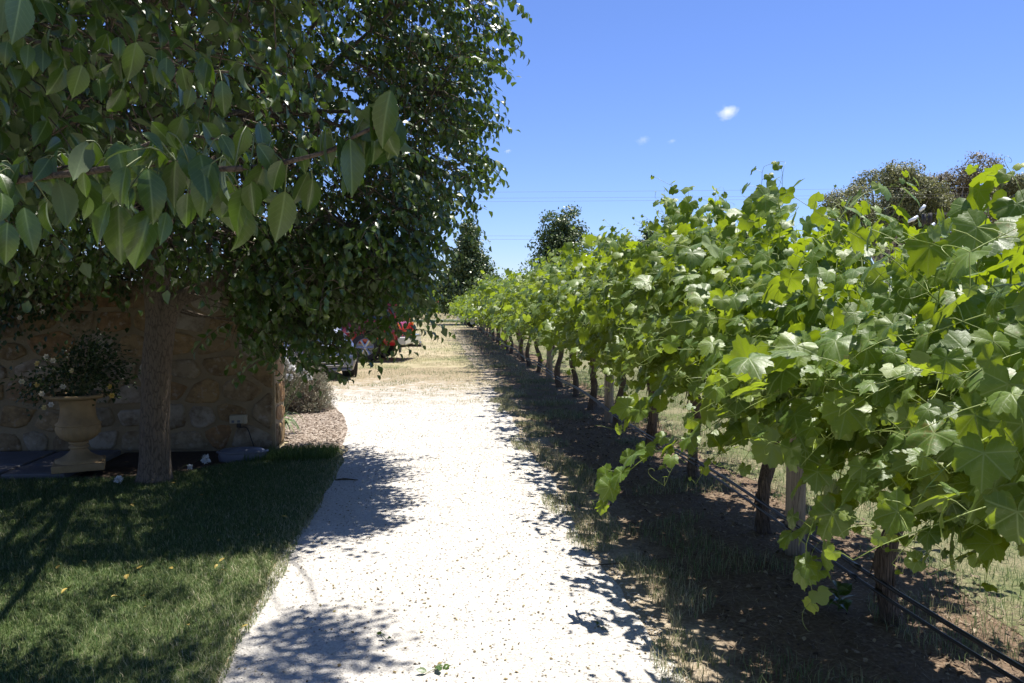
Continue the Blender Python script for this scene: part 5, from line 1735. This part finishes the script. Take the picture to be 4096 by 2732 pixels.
def vehicle(name, loc, rz, lab, paint, spec):
    """+x is forward; local coordinates"""
    root = thing(name, loc, lab, spec['cat'], None, rz)
    def P(nm, me, mat, parent=None): return link(nm, me, mat, parent or root)
    def B(nm, c, s, mat, bev=.01, parent=None):
        V, Fs = box_np(c, s); return P(nm, bevel_mesh(mesh_np(nm, V, Fs, False), bev), mat, parent)
    V, Fs = loft([(x, sect(hw, z0, z1)) for x, hw, z0, z1 in spec['body']])
    me = mesh_np('body', V, Fs, True)
    P('body', me, paint)
    V, Fs = loft([(x, [(-a, z0), (-b, z1), (-b * .6, z1 + .03), (b * .6, z1 + .03), (b, z1), (a, z0)]) for x, a, b, z0, z1 in spec['cabin']])
    P('cabin', mesh_np('cabin', V, Fs, False), paint)
    # side windows and screens as slightly proud panes
    for (x0, x1, xt0, xt1) in spec['side_glass']:
        for sg in (-1, 1):
            zb, zt = spec['glass_z']; yb, yt = spec['glass_y']
            V = [(x0, sg * (yb + .012), zb), (x1, sg * (yb + .012), zb), (xt1, sg * (yt + .012), zt), (xt0, sg * (yt + .012), zt)]
            V2 = [(a, b - sg * .02, c) for a, b, c in V]
            P('side_window', mesh_np('side_window', V + V2, [[[0, 1, 2, 3], [7, 6, 5, 4], [0, 4, 5, 1], [1, 5, 6, 2], [2, 6, 7, 3], [3, 7, 4, 0]]], False), M['glass'])
    for nm, (xb, zb, wb, xt, zt, wt, off) in (('windscreen', spec['windscreen']), ('rear_window', spec['rear_window'])):
        V = [(xb + off, -wb, zb), (xb + off, wb, zb), (xt + off, wt, zt), (xt + off, -wt, zt)]
        V2 = [(a - off * 1.6, b, c) for a, b, c in V]
        P(nm, mesh_np(nm, V + V2, [[[0, 1, 2, 3], [7, 6, 5, 4], [0, 4, 5, 1], [1, 5, 6, 2], [2, 6, 7, 3], [3, 7, 4, 0]]], False), M['glass'])
    R = spec['wheel_r']
    for xw in spec['axles']:
        for sg in (-1, 1):
            wroot = P('wheel', None, None)
            wroot.location = (xw, sg * (spec['track']), R)
            prof = [(R * .62, -.10), (R * .93, -.11), (R, -.08), (R, .08), (R * .93, .11), (R * .62, .10)]
            V, Fs = lathe_np(prof, 28); V = V[:, [0, 2, 1]]
            P('tyre', mesh_np('tyre', V, Fs), M['black'], wroot)
            mbr = MB()
            V, Fs = lathe_np([(R * .64, -.095), (R * .60, -.105), (R * .56, -.06), (R * .1, -.05), (0.001, -.05)], 28); mbr.add(V[:, [0, 2, 1]] * np.array([1, sg * -1 * -1, 1]), Fs)
            V, Fs = lathe_np([(R * .64, .095), (R * .60, .105), (R * .56, .06), (R * .1, .05), (0.001, .05)], 28); mbr.add(V[:, [0, 2, 1]], Fs)
            for q in range(6):
                a = q * math.pi / 3
                V, Fs = box_np((R * .33 * math.cos(a), sg * .075, R * .33 * math.sin(a)), (.05, .03, .05)); mbr.add(V, Fs)
                V, Fs = tube([(0, sg * .07, 0), (R * .57 * math.cos(a), sg * .085, R * .57 * math.sin(a))], R * .09, 6); mbr.add(V, Fs)
            P('rim', mbr.mesh('rim', False), M['rim'], wroot)
            # dark arch
            V, Fs = lathe_np([(R * 1.13, -.02), (R * 1.19, -.02), (R * 1.19, .02), (R * 1.13, .02), (R * 1.13, -.02)], 32)
            P('wheel_arch', mesh_np('wheel_arch', V[:, [0, 2, 1]] + np.array([xw, sg * spec['arch_y'], R]), Fs), M['black'])
    for (nm, c, s, mt, bv) in spec['bits']:
        B(nm, c, s, M[mt], bv)
    return root


sedan = dict(cat='car', body=[(-2.25, .70, .42, .78), (-2.15, .80, .30, .93), (-1.6, .86, .24, 1.0), (-.4, .88, .22, .95), (.8, .88, .22, .93), (1.5, .86, .22, .84), (1.95, .82, .20, .76), (2.18, .74, .22, .68), (2.26, .62, .26, .58)],
             cabin=[(-1.75, .72, .62, .97, 1.0), (-1.0, .76, .60, .94, 1.40), (-.1, .77, .60, .93, 1.45), (.35, .77, .58, .92, 1.38), (1.1, .74, .66, .90, .93)],
             side_glass=[(-.95, -.12, -.85, -.12), (-.06, .82, -.06, .32)], glass_z=(.98, 1.36), glass_y=(.765, .615),
             windscreen=(1.03, .95, .66, .42, 1.36, .54, .015), rear_window=(-1.65, 1.03, .58, -1.08, 1.37, .54, -.015), wheel_r=.32, axles=(1.35, -1.3), track=.78, arch_y=.875,
             bits=[('front_bumper', (2.22, 0, .40), (.16, 1.36, .26), 'silver', .05), ('lower_lip', (2.24, 0, .235), (.14, 1.30, .05), 'grey_plastic', .015)] +
                  [('intake_bar', (2.312, 0, .33 + .06 * q), (.02, .96, .014), 'chrome', .004) for q in range(4)] +
                  [('intake', (2.296, 0, .42), (.02, .92, .22), 'black', .005), ('grille', (2.268, 0, .62), (.05, .62, .09), 'black', .01), ('grille_bar', (2.296, 0, .62), (.02, .6, .015), 'chrome', .004),
                   ('headlight', (2.17, .56, .63), (.14, .30, .12), 'lamp_clear', .03), ('headlight', (2.17, -.56, .63), (.14, .30, .12), 'lamp_clear', .03),
                   ('mirror', (.80, .93, .98), (.10, .16, .11), 'silver', .03), ('mirror', (.80, -.93, .98), (.10, .16, .11), 'silver', .03),
                   ('tail_light', (-2.2, .62, .78), (.08, .3, .14), 'lamp_red', .02), ('tail_light', (-2.2, -.62, .78), (.08, .3, .14), 'lamp_red', .02), ('rear_bumper', (-2.22, 0, .45), (.14, 1.4, .24), 'silver', .05)])
# silver car with its nose to the camera, red four-wheel-drive behind it seen from the side
sp = gnd(322, 384)
vehicle('sedan', (sp.x - .80, sp.y + 2.55, 0), math.radians(-72), 'silver car behind the grey shrub, nose and lower grille showing', M['silver'], sedan)
suv = dict(cat='car', body=[(-2.22, .80, .50, 1.02), (-2.12, .87, .44, 1.06), (-1.2, .90, .42, 1.08), (.8, .90, .42, 1.06), (1.4, .89, .42, 1.02), (2.1, .86, .44, .98), (2.22, .78, .48, .90)],
           cabin=[(-2.16, .83, .70, 1.06, 1.72), (-2.0, .84, .71, 1.06, 1.80), (-.5, .84, .72, 1.06, 1.84), (.4, .84, .70, 1.05, 1.78), (1.15, .82, .76, 1.03, 1.06)],
           side_glass=[(-1.98, -1.15, -1.9, -1.15), (-1.08, -.22, -1.08, -.22), (-.15, .88, -.15, .42)], glass_z=(1.14, 1.66), glass_y=(.835, .745),
           windscreen=(1.08, 1.10, .74, .46, 1.74, .64, .015), rear_window=(-2.165, 1.14, .70, -2.15, 1.66, .62, -.02), wheel_r=.39, axles=(1.42, -1.35), track=.80, arch_y=.90,
           bits=[('rear_bumper', (-2.34, 0, .56), (.22, 1.78, .20), 'bumper_white', .03), ('bumper_step', (-2.36, 0, .675), (.20, 1.70, .025), 'chrome', .008), ('bumper_end', (-2.30, -.80, .50), (.26, .16, .10), 'chrome', .03),
                 ('tow_bar', (-2.42, 0, .40), (.50, .07, .07), 'black', .01), ('tow_ball', (-2.64, 0, .46), (.06, .06, .10), 'chrome', .02), ('tow_frame', (-2.25, 0, .41), (.12, 1.0, .07), 'black', .01),
                 ('tail_light', (-2.225, -.78, .84), (.06, .15, .26), 'lamp_red', .015), ('tail_light', (-2.225, .78, .84), (.06, .15, .26), 'lamp_red', .015), ('indicator', (-2.228, -.78, .99), (.06, .15, .07), 'lamp_amber', .012), ('indicator', (-2.228, .78, .99), (.06, .15, .07), 'lamp_amber', .012),
                 ('mudflap', (-1.86, -.80, .32), (.02, .24, .34), 'black', .004), ('mudflap', (-1.86, .80, .32), (.02, .24, .34), 'black', .004),
                 ('roof_rail', (-.8, -.66, 1.90), (2.0, .035, .035), 'black', .01), ('roof_rail', (-.8, .66, 1.90), (2.0, .035, .035), 'black', .01),
                 ('belt_strip', (-.6, -.905, .80), (3.0, .02, .05), 'black', .006), ('door_handle', (-.35, -.905, .97), (.16, .03, .035), 'black', .008), ('door_handle', (-1.2, -.905, .97), (.16, .03, .035), 'black', .008),
                 ('mirror', (.95, -.98, 1.16), (.12, .2, .16), 'black', .03), ('mirror', (.95, .98, 1.16), (.12, .2, .16), 'black', .03), ('front_bumper', (2.26, 0, .56), (.16, 1.74, .22), 'bumper_white', .03), ('grille', (2.24, 0, .78), (.05, .9, .18), 'black', .01),
                 ('headlight', (2.2, .64, .80), (.1, .26, .18), 'lamp_clear', .02), ('headlight', (2.2, -.64, .80), (.1, .26, .18), 'lamp_clear', .02)])
wp = gnd(374, 361.5)
vehicle('off_roader', (wp.x - 1.35, wp.y + .95, 0), math.radians(180 - 12) + math.radians(0), 'red four-wheel drive parked side on, pale rear bumper and tow ball showing', M['red'], suv)
dp = gnd(460, 328)
dark = dict(suv); dark['bits'] = [b for b in suv['bits'] if b[0] not in ('tow_bar', 'tow_ball', 'tow_frame')]
vehicle('parked_car', (dp.x + 2.30, dp.y + 1.6, 0), math.radians(38), 'dark car behind the far end of the vine row, one wheel showing', M['dark_paint'], dark)


# ------------------------------------------------------------------ small clouds
def cloud(x, y, w, h, dens, lab):
    Y = 1500.0
    c = at(x, y, Y); s = Y / FPX
    bm = bmesh.new(); bmesh.ops.create_icosphere(bm, subdivisions=2, radius=1.0)
    me = bpy.data.meshes.new('cloud'); bm.to_mesh(me); bm.free()
    m, nt, out = new_mat('cloud_vapour'); N = NT(nt)
    tc = N.n("ShaderNodeTexCoord")
    vl = N.n("ShaderNodeVectorMath", operation='LENGTH'); N.link(tc.outputs["Object"], vl.inputs[0])
    nz = N.noise(tc.outputs["Object"], 1.9, 5, 0.65)
    d = N.math('SUBTRACT', N.math('ADD', nz, N.maprange(vl.outputs["Value"], 0.0, 1.0, 0.40, -0.55)), 0.52)
    d = N.math('MULTIPLY', N.math('MAXIMUM', d, 0.0), dens)
    pvn = N.n("ShaderNodeVolumePrincipled"); N.link(d, pvn.inputs["Density"])
    pvn.inputs["Color"].default_value = (1, 1, 1, 1); pvn.inputs["Anisotropy"].default_value = 0.2
    N.link(pvn.outputs[0], out.inputs["Volume"])
    o = link('cloud', me, m); o.location = c; o.scale = (w * s / 2, w * s / 2, h * s / 2)
    tag(o, lab, 'cloud', 'small clouds')


cloud(728, 112, 50, 36, 0.11, 'small white puffy cloud alone in the blue sky')
cloud(643, 140, 34, 24, 0.03, 'faint wisp of cloud below left of the puffy cloud')
cloud(672, 141, 22, 13, 0.04, 'tiny faint cloud just right of the wisp')
cloud(508, 151, 18, 10, 0.10, 'pale cloud scrap touching the pear leaves')
